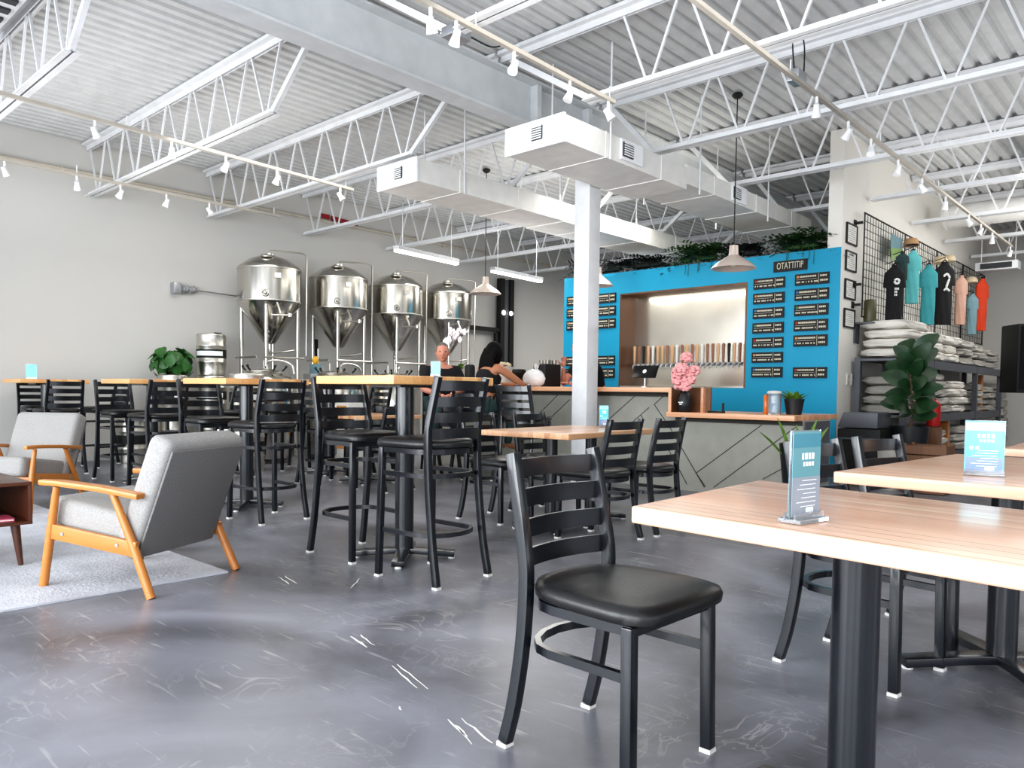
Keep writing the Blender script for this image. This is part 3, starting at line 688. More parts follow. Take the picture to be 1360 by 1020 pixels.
# ------------------------------------------------------------------ table cards
def sign(label, p, rz, w, h, bright, cat='table sign', detail=True):
    """clear holder: foot plate, upright sheet, printed card; the print faces local -y"""
    t = thing('table_sign', label, cat, p, rz, 'acrylic table signs')
    bm = B(); box(bm, (0, 0, .006), (w, .052, .008)); box(bm, (0, -.012, .014), (w, .004, .016)); box(bm, (0, .012, .014), (w, .004, .016)); part('foot', bm, M['acryl'], t, smooth=0)
    bm = B(); box(bm, (0, 0, .012+h/2), (w, .004, h)); part('holder', bm, M['acryl'], t, smooth=0)
    cm = M['signblue'] if bright else M['signteal']
    for s in (-1, 1):
        y = s*.0035
        bm = B(); box(bm, (0, y, .012+h/2), (w*.97, .001, h*.97)); c = part('card', bm, cm, t, smooth=0)
        if not detail: continue
        bm = B(); e = s*.0046
        def strip(u, v, a, b): box(bm, (s*-1*-(u-.5)*w if s < 0 else -(u-.5)*w, e, .012+v*h), (a*w, .0006, b*h))
        # block capitals in two rows, small lines below
        x = .30
        for a in (.12, .09, .12, .08): strip(x, .70, a*.75, .075); x += .115
        x = .30
        for a in (.10, .08, .10, .07): strip(x, .61, a*.75, .05); x += .10
        for i, (u, a) in enumerate(((.40, .5), (.45, .55), (.5, .62), (.38, .45), (.42, .5), (.5, .66), (.44, .5))): strip(u, .42-.05*i, a, .008)
        if bright:
            for u in (.68, .82): strip(u, .47, .09, .06)
        q = B(); lo = .30 if bright else .47
        box(q, (s*-1*-(.5 if not bright else .2)*0, s*.0041, .012+h*lo/2), (w*.97*(1 if not bright else .94), .0004, h*lo*.96)); part('card_lower', q, M['signblue2'] if bright else M['signgrey'], c, smooth=0)
        q = B(); box(q, (0, s*.0041, .012+h*.88), (w*.95, .0004, h*.16)); part('card_upper', q, M['signpale'] if bright else M['signdeep'], c, smooth=0)
        part('print', bm, M['signtext'], c, smooth=0)
        bm = B(); lathe(bm, [(.010, 0), (.010, .0005)], (0, 0, 0), 12); lathe(bm, [(.012, 0), (.012, .0005)], (.014, -.002, 0), 12); lathe(bm, [(.010, 0), (.010, .0005)], (.028, 0, 0), 12)
        part('cloud_mark', bm, M['signtext'], c, smooth=0, loc=(w*.18*(1 if s < 0 else -1)-.014, e, .012+h*.075), rot=(PI/2, 0, 0)).scale = (.6, .6, .6)
    return t
sign('upright clear card holder with teal print on the nearest peach table', (*onZ(1067, 693, .735)[:2], .735), math.radians(80), .105, .180, False)
sign('bright cyan printed sign on the table behind the nearest one', (*onZ(1306, 632, .735)[:2], .735), math.radians(13), .118, .175, True)
sign('cyan card on the furthest bar table by the side wall', (-10.3, 2.8, TZ), math.radians(70), .11, .16, True, detail=False)
sign('small teal card on the pale ended bar table, in front of the man', (-3.46, 3.06, TZ), math.radians(40), .06, .085, False, detail=False)
sign('teal card standing on the dining table by the column', (-3.655, 5.04, .72), math.radians(40), .075, .165, True, detail=True)
# ------------------------------------------------------------------ teal wall with the tap niche
TX0, TX1, TH = -7.70, PX-.002, 2.79
NX0, NX1, NZ0, NZ1 = -6.63, -4.61, 1.08, 2.47
bm = B()
for x0, x1, z0, z1 in ((TX0, NX0, 0, TH), (NX1, TX1, 0, TH), (NX0, NX1, NZ1, TH), (NX0, NX1, 0, NZ0)):
    box(bm, ((x0+x1)/2, TY+.2, (z0+z1)/2), (x1-x0, .4, z1-z0))
bmesh.ops.remove_doubles(bm, verts=bm.verts, dist=1e-4)
struct(part('wall_bar', bm, M['teal'], smooth=0))
t = thing('tap_niche', 'stainless backed niche with wooden lining in the teal wall', 'niche', (0, 0, 0))
bm = B(); box(bm, ((NX0+NX1)/2, TY+.39, (NZ0+NZ1)/2), (NX1-NX0, .02, NZ1-NZ0)); part('steel_panel', bm, M['steelp'], t, smooth=0)
for x in (NX0+.012, NX1-.012):
    bm = B(); box(bm, (x, TY+.19, (NZ0+NZ1)/2), (.024, .385, NZ1-NZ0-.004)); part('lining_board', bm, M['brown'], t, smooth=0)
bm = B(); box(bm, ((NX0+NX1)/2, TY+.19, NZ1-.012), (NX1-NX0-.05, .385, .022)); part('lining_board', bm, M['brown'], t, smooth=0)
bm = B(); box(bm, ((NX0+NX1)/2, TY+.19, NZ0+.012), (NX1-NX0-.05, .385, .022)); part('drip_tray', bm, M['steel2'], t, smooth=0)
# taps
def tap_proto():
    t = thing('beer_tap', '', 'beer tap', (0, 0, 0), 0, 'row of beer taps in the niche')
    bm = B(); tube(bm, [(0, .16, 0), (0, 0, 0)], .017, 10); tube(bm, spline([(0, .02, 0), (0, -.03, -.01), (0, -.05, -.06)], 4), .011, 8); lathe(bm, [(.026, 0), (.026, .012)], (0, .0, -.006), 10); part('faucet', bm, M['gal'], t)
    bm = B(); lathe(bm, [(.010, 0), (.014, .02), (.017, .06), (.020, .2), (.023, .25), (.019, .265), (0, .268)], (0, 0, .012), 10); part('handle', bm, M['tapw'], t)
    return freeze(t)
tp = tap_proto(); tb = tap_proto(); tk = tap_proto(); tw = tap_proto()
for p, m in ((tb, 'tapb'), (tk, 'blackm'), (tw, 'paper')):
    h = [c for c in children(p) if c.name.startswith('handle')][0]; h.data = h.data.copy(); h.data.materials[0] = M[m]
seq = 'pbkpwppbpwbpbpwbbpbkpbb'
cols = {'p': (tp, 'pale wood'), 'b': (tb, 'brown wood'), 'k': (tk, 'black'), 'w': (tw, 'white')}
used = set(); N_ = len(seq)
cnt = {}
for i, ch in enumerate(seq):
    x = -6.50 + i*(1.78/(N_-1)); pr_, nm = cols[ch]
    cnt[ch] = cnt.get(ch, 0)+1
    lab = 'beer tap with a %s handle, %d%s in the row from the column side' % (nm, i+1, {1: 'st', 2: 'nd', 3: 'rd', 21: 'st', 22: 'nd', 23: 'rd'}.get(i+1, 'th'))
    loc = (x, TY+.22, 1.42)
    if ch not in used: pr_.location = loc; pr_['label'] = lab; used.add(ch)
    else: dup(pr_, loc, 0, lab)
t = thing('tap_rail', 'stainless rail the beer taps are mounted on', 'rail', ((NX0+NX1)/2, TY+.37, 1.42))
bm = B(); box(bm, (0, 0, 0), (1.92, .03, .05)); part('rail', bm, M['gal'], t, smooth=0)
# menu boards
random.seed(3)
def menu(label, x0, x1, z0, z1, accent):
    t = thing('menu_sign', label, 'menu board', ((x0+x1)/2, TY-.0103, (z0+z1)/2), 0, 'black chalk menu boards on the teal wall')
    w, h = x1-x0, z1-z0
    bm = B(); box(bm, (0, 0, 0), (w, .02, h)); b = part('panel', bm, M['board'], t, smooth=0)
    bm = B()
    def s(u, v, a, c): box(bm, (-w/2+(u+a/2)*w, -.0125, -h/2+v*h), (a*w, .004, c*h))
    u = .14
    while u < .62:
        a = random.uniform(.02, .05); s(u, .74, a, .15); u += a+.012
    s(.05, .5, .6, .022)
    u = .05
    while u < .66:
        a = random.uniform(.015, .045); s(u, .27, a, .13); u += a+random.choice((.01, .012, .05))
    s(.70, .5, .010, .84)
    for v in (.72, .32):
        u = .75
        while u < .93: a = random.uniform(.02, .05); s(u, v, a, .16); u += a+.015
    part('chalk_writing', bm, M['chalk'], b, smooth=0)
    bm = B(); box(bm, (-w/2+.085*w, -.0125, .24*h), (.06*w, .004, .2*h)); part('chalk_mark', bm, accent, b, smooth=0)
HZ = ['topmost', 'second', 'third', 'fourth', 'fifth', 'sixth', 'lowest']
acc = [M['chalkr'], M['chalko'], M['chalkb'], M['chalkg']]
for i in range(7):
    z = 2.495-.190*i; menu('black chalk menu board beside the niche, %s of its column' % HZ[i], -4.52, -4.105, z-.135, z, acc[i % 4])
for i in range(5):
    z = 2.505-.190*i; menu('black chalk menu board in the column next to the shirt wall, %s of five' % ['topmost', 'second', 'third', 'fourth', 'lowest'][i], -3.97, -3.55, z-.14, z, acc[(i+1) % 4])
menu('black chalk menu board alone below the shirt wall side column', -3.965, -3.545, 1.21, 1.345, acc[0])
for i, z in enumerate((2.495, 2.305, 2.115, 1.555, 1.365)):
    menu('black chalk menu board between column and niche, %s of five' % ['topmost', 'second', 'third', 'fourth', 'lowest'][i], -7.07, -6.70, z-.145, z, acc[(i) % 4])
    menu('black chalk menu board partly behind the column at the teal wall end, %s of five' % ['topmost', 'second', 'third', 'fourth', 'lowest'][i], -7.63, -7.22, z-.145, z, M['chalko'])
t = thing('title_board', 'black board with tall cream lettering above the menu boards', 'sign', (-4.04, TY-.0103, 2.625))
bm = B(); box(bm, (0, 0, 0), (.43, .02, .135)); bd = part('panel', bm, M['board'], t, smooth=0)
fc = bpy.data.curves.new('lettering', 'FONT'); fc.body = 'OTATTITIP'; fc.size = .125; fc.align_x = 'CENTER'; fc.align_y = 'CENTER'; fc.extrude = .001
fo = bpy.data.objects.new('tmp', fc); COL.objects.link(fo); bpy.context.view_layer.update()
lm = bpy.data.meshes.new_from_object(fo.evaluated_get(bpy.context.evaluated_depsgraph_get())); bpy.data.objects.remove(fo); lm.materials.clear(); lm.materials.append(M['chalk'])
fo = link('lettering', lm, bd, (0, -.0115, 0), (PI/2, 0, 0)); fo.scale = (.56, .95, 1)

# ------------------------------------------------------------------ bar counter
t = thing('bar_counter', 'grey bar counter with chevron grooves and wooden tops, high and low', 'bar counter', (0, 0, 0))
CF, HX0, HX1, LX1 = 7.0, -7.95, -4.14, -2.82
bm = B(); box(bm, ((HX0+HX1)/2, CF+.26, .505), (HX1-HX0, .52, 1.01)); part('high_body', bm, M['counter'], t, smooth=0)
bm = B(); box(bm, ((HX1+LX1)/2, CF+.34, .38), (LX1-HX1, .68, .76)); part('low_body', bm, M['counter'], t, smooth=0)
bm = B(); box(bm, ((HX0+HX1)/2, CF+.20, 1.035), (HX1-HX0+.0, .76, .05)); part('high_top', bm, M['bartop'], t, bev=.004)
bm = B(); box(bm, ((HX1+LX1)/2-.01, CF+.34, .785), (LX1-HX1+.02, 1.06, .05)); part('low_top', bm, M['bartop'], t, bev=.004)
for x in (HX1+.015, -3.775):
    bm = B(); box(bm, (x, CF-.04 if x < -4 else CF-.13, .935), (.03, .26 if x < -4 else .05, .25)); part('riser_board', bm, M['brown'] if x < -4 else M['bartop'], t, bev=.003)
bm = B(); box(bm, (HX1+.015, CF-.175, .935), (.034, .012, .25)); part('riser_edge', bm, M['bartop'], t, smooth=0)
bm = B(); box(bm, (-3.96, CF+.06, .935), (.34, .03, .25)); part('cubby_back', bm, M['brown'], t, smooth=0)
bm = B(); box(bm, (LX1+.006, CF+.34, .45), (.012, .60, .60)); part('end_panel', bm, M['shelf'], t, smooth=0)
bm = B(); box(bm, ((HX0+HX1)/2, CF-.02, .985), (HX1-HX0, .03, .04)); part('under_rail', bm, M['groove'], t, smooth=0)
bm = B(); box(bm, ((HX1+LX1)/2, CF-.02, .735), (LX1-HX1, .03, .04)); part('under_rail', bm, M['groove'], t, smooth=0)
zf = lambda x, y, s, ox, oy: (ox+x/s, oy+y/s)
A_ = lambda x, y: zf(x, y, 3.676, 760, 480); C_ = lambda x, y: zf(x, y, 6.18, 560, 440)
for ln in ([A_(305, 170), A_(170, 290)], [A_(445, 170), A_(400, 210), A_(475, 320), A_(645, 615)], [A_(375, 225), A_(290, 300), A_(200, 380)], [A_(350, 290), A_(335, 260)], [A_(925, 310), A_(605, 545), A_(650, 612)],
           [A_(1092, 320), A_(690, 615)], [A_(1040, 515), A_(930, 575)], [C_(1120, 520), C_(970, 670), C_(900, 745)], [C_(1215, 560), C_(1080, 690), C_(960, 800)], [A_(470, 430), A_(560, 600)]):
    q = [onY(*p, CF-.002) for p in ln]
    bm = B()
    for a, b in zip(q, q[1:]): bar(bm, a, b, .007, .004, (0, 1, 0))
    part('groove', bm, M['groove'], t, smooth=0)

# things on and by the counter
def plant_leaf(bm, base, d, L, w, droop=.3, fold=.15, n=5):
    d = Vector(d).normalized(); s = d.cross(Vector((0, 0, 1)))
    if s.length < .05: s = Vector((1, 0, 0))
    s.normalize(); up = s.cross(d); base = Vector(base); rows = []
    for i in range(n+1):
        t = i/n; p = base + d*L*t + Vector((0, 0, -droop*L*t*t)); ww = w*math.sin(PI*min(.98, (t*.9+.08)))**.8
        rows.append((bm.verts.new(p+s*ww/2+up*fold*ww), bm.verts.new(p), bm.verts.new(p-s*ww/2+up*fold*ww)))
    for a, b in zip(rows, rows[1:]):
        bm.faces.new((a[0], b[0], b[1], a[1])); bm.faces.new((a[1], b[1], b[2], a[2]))
def leaf2(bm, p, d, nrm, L, w, n=4, curl=.15):
    p = Vector(p); d = Vector(d).normalized(); s = d.cross(Vector(nrm)).normalized(); u = s.cross(d); rows = []
    for i in range(n+1):
        t = i/n; c = p + d*L*t - u*curl*L*t*t; ww = w*math.sin(PI*min(.97, t*.92+.06))**.7
        rows.append((bm.verts.new(c+s*ww/2+u*.1*ww), bm.verts.new(c), bm.verts.new(c-s*ww/2+u*.1*ww)))
    for a, b in zip(rows, rows[1:]):
        bm.faces.new((a[0], b[0], b[1], a[1])); bm.faces.new((a[1], b[1], b[2], a[2]))
def bush(bm, c, r, k, L, w, zmin=-.5, sq=1):
    for _ in range(k):
        a = random.uniform(0, 2*PI); z = random.uniform(zmin, 1); q = math.sqrt(max(0, 1-z*z)); nr = Vector((math.cos(a)*q, math.sin(a)*q, z))
        tn = nr.cross(Vector((random.uniform(-1, 1), random.uniform(-1, 1), random.uniform(-.3, .3)))).normalized(); tn = (tn+Vector((0, 0, .25))+nr*random.uniform(0, .7)).normalized()
        m = Vector((nr.x, nr.y, nr.z*sq))*r*random.uniform(.62, 1.06)
        leaf2(bm, Vector(c)+m-tn*L*.5, tn, nr, L*random.uniform(.8, 1.2), w*random.uniform(.8, 1.2))
def pot(t, r0, r1, h, m, z=0, soil=True):
    bm = B(); lathe(bm, [(r0, z), (r1, z+h), (r1*.92, z+h), (r1*.9, z+h*.86), (0, z+h*.86)], n=24); part('pot', bm, m, t)
    if soil:
        bm = B(); lathe(bm, [(r1*.88, z+h*.88), (0, z+h*.89)][::-1], n=18); part('soil', bm, M['soil'], t)
random.seed(11)
t = thing('flower_vase', 'bouquet of pink flowers in a dark round vase on the low counter', 'flower vase', (-4.0, 6.90, .81))
bm = B(); lathe(bm, [(.05, 0), (.075, .05), (.078, .11), (.06, .17), (.045, .20), (.05, .215), (.04, .21), (0, .18)], n=24); v = part('vase', bm, M['pot_b'], t)
bm = B()
for k in range(3): box(bm, (-.012+.012*k, -.0775, .10-.018*(k % 2)), (.028, .004, .010))
part('vase_print', bm, M['signtext'], v, smooth=0)
bm = B()
for k in range(9): tube(bm, [(0, 0, .18), (random.uniform(-.08, .08), random.uniform(-.06, .06), .42)], .003, 5)
part('stem', bm, M['stem'], t)
for cx, cy, cz, r in ((-.07, -.02, .34, .085), (.05, 0, .33, .085), (-.01, -.05, .43, .09), (.09, .02, .42, .075), (-.11, .02, .40, .07), (.0, .02, .55, .075), (.04, -.04, .25, .06), (-.03, -.06, .27, .07)):
    bm = B()
    for k in range(34):
        a, b = random.uniform(0, 2*PI), math.acos(random.uniform(-.8, 1)); d = Vector((math.sin(b)*math.cos(a), math.sin(b)*math.sin(a), math.cos(b)))
        q = Vector((cx, cy, cz))+d*r*.62; ball(bm, q, r*.34, random.uniform(.7, 1.1), random.uniform(.7, 1.1), random.uniform(.6, 1), 1)
    part('bloom', bm, M['pink'], t)
t = thing('drink_dispenser', 'clear plastic drink jug with amber drink on the low counter', 'jug', (-3.12, 7.05, .81))
bm = B(); lathe(bm, [(.055, 0), (.062, .02), (.066, .16), (.06, .19), (.064, .20), (.058, .20), (.054, .17), (.054, .02), (0, .015)], n=20); part('jug', bm, M['acryl'], t)
bm = B(); lathe(bm, [(.02, 0), (.024, .01), (.024, .17), (.012, .19), (0, .19)], (-.075, -.02, 0), 14); part('bottle', bm, M['gold'], t)
bm = B(); lathe(bm, [(.067, .2), (.07, .215), (.05, .225), (0, .228)], n=20); part('lid', bm, M['pot_w'], t)
t = thing('potted_succulent', 'small succulent in a black pot at the end of the low counter', 'potted plant', (-2.99, 7.2, .81))
pot(t, .07, .095, .15, M['pot_b'])
bm = B()
for k in range(26):
    a = random.uniform(0, 2*PI); plant_leaf(bm, (.03*math.cos(a), .03*math.sin(a), .13), (math.cos(a)*.7-.25, math.sin(a)*.7, random.uniform(.3, 1.2)), random.uniform(.10, .19), .05, .25)
part('foliage', bm, M['leafl'], t)
t = thing('potted_snake_plant', 'snake plant with upright leaves in a tall black pot by the counter end', 'potted plant', (-2.64, 6.50, 0))
pot(t, .11, .17, .58, M['pot_b'])
bm = B()
for dx, dz, L in ((-.5, 1.2, .36), (.35, 1.1, .34), (-.1, 1.4, .28), (.6, .9, .3), (-.9, .8, .3)): plant_leaf(bm, (dx*.12, dx*.12, .48), (dx*.6, .6*dx, dz), L, .085, .05)
part('foliage', bm, M['leafl'], t)
t = thing('counter_gadget', 'small black card stand and tray beside the pink flowers', 'card stand', (-3.68, 6.97, .81))
bm = B(); box(bm, (0, 0, .01), (.16, .07, .02)); part('tray', bm, M['blackm'], t, bev=.003)
bm = B(); box(bm, (.06, .02, .05), (.015, .02, .10)); part('post', bm, M['blackm'], t)
t = thing('order_screen', 'black tilted order screen on a thin stand at the bar', 'screen', (-4.62, 7.12, 1.06))
bm = B(); tube(bm, [(0, 0, .0), (0, 0, .12)], .012, 10); lathe(bm, [(.07, 0), (.07, .01), (0, .012)], n=18); part('stand', bm, M['gal'], t)
bm = B(); box(bm, (0, 0, 0), (.30, .02, .15)); s_ = part('screen', bm, M['screen'], t, bev=.006, loc=(.0, 0, .17), rot=(math.radians(-28), 0, 0))
bm = B(); lathe(bm, [(.024, 0), (.024, .003), (0, .003)], n=16); part('emblem', bm, M['signtext'], s_, loc=(0, -.012, 0), rot=(PI/2, 0, 0))
t = thing('paper_bag', 'white tied plastic bag standing on the bar counter', 'bag', (-6.20, 7.1, 1.06))
bm = B(); vs = ball(bm, (0, 0, .10), .15, 1.1, .8, .8, 3)
for v in bm.verts:
    if v.co.z < 0: v.co.z = 0
    v.co += Vector((random.uniform(-1, 1), random.uniform(-1, 1), random.uniform(-1, 1)))*.006
for k in range(5): plant_leaf(bm, (.03, 0, .2), (math.cos(k*1.3), math.sin(k*1.3), 1.6), .10, .06, 0)
part('bag', bm, M['bag'], t, smooth=60)
t = thing('coffee_machine', 'black boxy coffee machine with cups on its lid, on the bar', 'coffee machine', (-6.13, 7.25, 1.06))
bm = B(); box(bm, (0, 0, .14), (.20, .30, .28)); part('housing', bm, M['blackm'], t, bev=.015)
bm = B()
for k in range(7): lathe(bm, [(.025, 0), (.034, .05), (.03, .05), (0, .01)], (-.072+.024*k, .05*(-1)**k, .281), 10)
part('cup', bm, M['steeld'], t)
t = thing('grinder', 'dark rounded appliance next to the white bag on the bar', 'appliance', (-6.60, 7.25, 1.06))
bm = B(); lathe(bm, [(.08, 0), (.08, .10), (.05, .12), (.09, .18), (.085, .22), (0, .23)], n=20); part('body', bm, M['blackm'], t)
bm = B(); box(bm, (0, -.085, .06), (.06, .01, .07)); part('plate', bm, M['paper'], t)
t = thing('ice_bucket', 'white tub with folded cloths on the bar behind the woman', 'tub', (-6.92, 7.3, 1.06))
bm = B(); lathe(bm, [(.10, 0), (.135, .26), (.13, .26), (.1, .02), (0, .02)], n=24); part('tub', bm, M['pot_w'], t)
bm = B()
for k in range(7): ball(bm, (random.uniform(-.08, .08), random.uniform(-.08, .08), .27+.03*random.random()), .055, 1.2, 1, .6, 1)
part('cloth', bm, M['cap'], t, smooth=60)
t = thing('steel_canister', 'tall dark canister on the bar beside the orchid pot', 'canister', (-7.50, 7.25, 1.06))
bm = B(); lathe(bm, [(.07, 0), (.07, .26), (.06, .29), (.03, .30), (0, .30)], n=20); part('body', bm, M['blackm'], t)
t = thing('potted_orchid', 'white orchid in a white pot on the bar behind the man', 'potted plant', (-7.74, 7.3, 1.06))
pot(t, .08, .12, .24, M['pot_w'])
bm = B()
for k in range(26):
    a = random.uniform(0, 2*PI); plant_leaf(bm, (0, 0, .22), (math.cos(a)-.4, math.sin(a)-.3, random.uniform(.2, 1.2)), random.uniform(.16, .30), .075, .45)
part('foliage', bm, M['leafl'], t)
bm = B(); st = spline([(0, 0, .24), (.02, 0, .55), (.0, -.02, .74), (-.10, -.04, .72), (-.2, -.06, .62)], 5); tube(bm, st, .005, 6); part('stem', bm, M['stem'], t)
bm = B()
for p in st[8:]:
    for k in range(3):
        c = p+Vector((random.uniform(-.07, .07), random.uniform(-.05, .05), random.uniform(-.06, .05)))
        for q in range(5): ball(bm, c+Vector((math.cos(q*1.257)*.024, -.01, math.sin(q*1.257)*.024)), .024, 1, .35, 1, 1)
part('bloom', bm, M['orchid'], t)
# greenery along the top of the teal wall
def fern(label, x, z, r, n, m, L, trail=0, y=TY+.12):
    t = thing('hanging_fern', label, 'fern', (x, y, TH-.02))
    bm = B()
    for k in range(n):
        a = random.uniform(0, 2*PI); d = Vector((math.cos(a), math.sin(a)*.8, random.uniform(.0, .9))).normalized(); LL = L*random.uniform(.6, 1.1)
        st = [Vector((0, 0, .12))+d*LL*s+Vector((0, 0, -.42*LL*s*s)) for s in (0, .2, .4, .6, .8, 1)]
        for i, p in enumerate(st[1:]):
            for sg in (-1, 1):
                sd = Vector((-d.y*sg, d.x*sg, .25))+d*.6; plant_leaf(bm, p, sd, .13*r*(1-.12*i), .034, .4, 0, 2)
    if trail:
        for k in range(trail):
            x0 = random.uniform(-.25, .35); p = [(x0, -.125, .09), (x0+.03, -.14, .0), (x0+.02, -.138, -.03-random.uniform(.02, .14))]; tube(bm, spline(p, 3), .004, 4)
    for k in range(5): ball(bm, (random.uniform(-.2, .2), 0, .10), .07, 1.3, 1, .7, 1)
    part('foliage', bm, m, t)
random.seed(5)
fern('bushy green fern on the teal wall top above the tap niche', -5.40, 0, 1.4, 110, M['fern'], .56, 5)
fern('green fern on the teal wall top next to the tall white pier', -3.95, 0, 1.4, 100, M['fern'], .52, 5)
for i, (x, lab) in enumerate(((-7.35, 'dark trailing foliage on the teal wall top at its far end beside the column'), (-6.75, 'dark trailing foliage on the teal wall top just past the column'), (-6.2, 'dark trailing foliage on the teal wall top between column and bushy fern'))):
    fern(lab, x, 0, 1.2, 46, M['dry'], .40)
fern('dark leafy plant on the teal wall top behind the dome pendant lamp', -4.72, 0, 1.3, 50, M['dry'], .36)
# ------------------------------------------------------------------ brewing tanks
def tank():
    t = thing('brewing_tank', 'conical steel brewing tank closest to the keg stack', 'brewing tank', (0, 0, 0), 0, 'conical steel brewing tanks along the side wall')
    R_ = .455
    bm = B(); lathe(bm, [(R_, 2.27), (R_, 2.75)], n=48); bm.faces.ensure_lookup_table(); part('barrel', bm, M['steel'], t, smooth=50)
    bm = B(); lathe(bm, [(R_+.004, 2.745), (R_+.004, 2.765), (R_*.93, 2.80), (R_*.62, 2.90), (.12, 2.955), (.07, 2.965), (.07, 2.99), (0, 2.99)], n=48); part('domed_top', bm, M['steel'], t, smooth=50)
    bm = B(); lathe(bm, [(.055, 1.66), (.09, 1.68), (R_*.98, 2.24), (R_+.004, 2.275)], n=48); part('cone', bm, M['steel'], t, smooth=50)
    for z in (2.275, 2.74):
        bm = B(); lathe(bm, [(R_+.001, z-.012), (R_+.008, z-.008), (R_+.008, z+.008), (R_+.001, z+.012)], n=48); part('weld_band', bm, M['steel2'], t)
    for k in range(4):
        a = PI/4+k*PI/2+.15; x, y = math.cos(a)*.40, math.sin(a)*.40
        bm = B(); tube(bm, [(x, y, .02), (x, y, 2.27)], .028, 12); l = part('leg', bm, M['steel2'], t)
        bm = B(); lathe(bm, [(.05, 0), (.05, .02), (.03, .03)], (x, y, 0), 12); part('foot', bm, M['steel2'], l)
    # low cross pipes between the legs
    bm = B(); tube(bm, [(.30, -.38, 1.45), (-.10, -.42, 1.45), (-.3, -.38, 1.45)], .014, 8); tube(bm, [(.38, -.3, 1.45), (.40, .33, 1.45)], .014, 8); part('brace', bm, M['steel2'], t)
    # hatch, sample port, clamp and side arm face the room (+x,-y)
    d = Vector((.80, -.60, 0)); s = Vector((.6, .8, 0))
    bm = B(); c = d*(R_+.005)+Vector((0, 0, 2.36))
    for k in range(20): pass
    tube(bm, [c+s*.045*math.cos(q)+Vector((0, 0, .045*math.sin(q))) for q in [2*PI*k/14 for k in range(14)]], .010, 6, True); ball(bm, c+d*.02, .028, 1, 1, 1, 1); part('sample_port', bm, M['steel2'], t)
    bm = B(); c = d*.47+s*.20+Vector((0, 0, 2.05)); tube(bm, spline([d*.40+s*.15+Vector((0, 0, 2.25)), c+Vector((0, 0, .05)), c]), .014, 8); tube(bm, [c-s*.12, c+s*.16], .014, 8); lathe(bm, [(.03, 0), (.03, .05)], c+s*.14-Vector((0, 0, .02)), 10); part('side_valve', bm, M['steel2'], t)
    bm = B(); c = d*.19+Vector((0, 0, 1.76)); ball(bm, c, .03, 1, 1, 1, 1); part('cone_port', bm, M['steel2'], t)
    bm = B(); tube(bm, [(0, 0, 1.67), (0, 0, 1.58)], .03, 10); tube(bm, spline([(0, 0, 1.57), d*.05+Vector((0, 0, 1.53)), d*.1+s*.2+Vector((0, 0, 1.54)), d*.1+s*.36+Vector((0, 0, 1.57))]), .013, 8); part('bottom_valve', bm, M['steel2'], t)
    # top clamp and blow off pipe coming down beside the tank
    bm = B(); lathe(bm, [(.09, 0), (.10, .015), (.09, .03), (0, .035)], (.18, -.14, 2.90), 16); part('top_hatch', bm, M['steel2'], t)
    bm = B(); tube(bm, [(0, 0, 2.99), (0, 0, 3.03), (.03, .05, 3.04), (.22, .40, 3.03), (.26, .46, 3.0), (.26, .46, 1.5)], .012, 8); part('blow_off_pipe', bm, M['steel2'], t)
    bm = B(); box(bm, d*(R_+.004)+s*.17+Vector((0, 0, 2.62)), (.004, .09, .07), Matrix.Rotation(-.64, 3, 'Z')); part('name_plate', bm, M['steeld'], t)
    return freeze(t)
tk0 = tank(); ty = (5.95, 7.16, 8.32, 9.49); tk0.location = (-10.44, ty[0], 0)
for i, l in enumerate(('conical steel brewing tank, second from the keg stack', 'conical steel brewing tank, third from the keg stack', 'conical steel brewing tank furthest from the keg stack, behind the small pendant')):
    dup(tk0, (-10.44, ty[i+1], 0), 0, l)
def vessel():
    t = thing('serving_vessel', 'low round steel vessel with clamped lid below the first brewing tank', 'steel vessel', (0, 0, 0), 0, 'low steel vessels below the brewing tanks')
    bm = B(); lathe(bm, [(.36, .04), (.40, .08), (.40, 1.10), (.37, 1.15), (.24, 1.20), (.22, 1.215)], n=36); part('shell', bm, M['steel'], t, smooth=50)
    bm = B(); lathe(bm, [(.235, 1.205), (.245, 1.215), (.245, 1.235), (.2, 1.25), (.08, 1.27), (0, 1.275)], n=36); part('lid', bm, M['steel2'], t, smooth=50)
    bm = B()
    for k in range(5):
        a = k*1.257; c = Vector((math.cos(a)*.25, math.sin(a)*.25, 1.24)); tube(bm, [c, c+Vector((math.cos(a)*.05, math.sin(a)*.05, .05))], .012, 6); ball(bm, c+Vector((math.cos(a)*.05, math.sin(a)*.05, .06)), .02, 1, 1, 1, 1)
    part('clamp', bm, M['blackm'], t)
    bm = B(); tube(bm, spline([(.1, 0, 1.26), (.1, 0, 1.36), (.2, .12, 1.38), (.32, .22, 1.33), (.36, .25, 1.20)]), .014, 8); tube(bm, [(-.08, .05, 1.26), (-.08, .05, 1.38)], .012, 8); part('lid_pipe', bm, M['steel2'], t)
    return freeze(t)
v0 = vessel(); v0.location = (-9.6, 5.38, 0)
dup(v0, (-9.6, 6.52, 0), .8, 'low round steel vessel with clamped lid below the second brewing tank')
dup(v0, (-9.6, 7.62, 0), 1.7, 'low round steel vessel with clamped lid below the third brewing tank')
t = thing('transfer_pump', 'wheeled pump panel with yellow handle between the first two tanks', 'pump', onX(415, 480, -10.22)*1)
t.location.z = 0
bm = B(); box(bm, (0, 0, .62), (.20, .20, 1.22)); part('cabinet', bm, M['gal'], t, bev=.01)
bm = B(); box(bm, (.0, .06, 1.30), (.16, .12, .16)); part('motor', bm, M['tgrey'], t, bev=.01)
bm = B(); ball(bm, (0, .05, 1.44), .055, .6, 1, 1.2, 2); part('handle', bm, M['yellow'], t)
bm = B(); tube(bm, [(0, .1, 1.3), (0, .1, 1.62)], .012, 8); part('mast', bm, M['pot_w'], t)
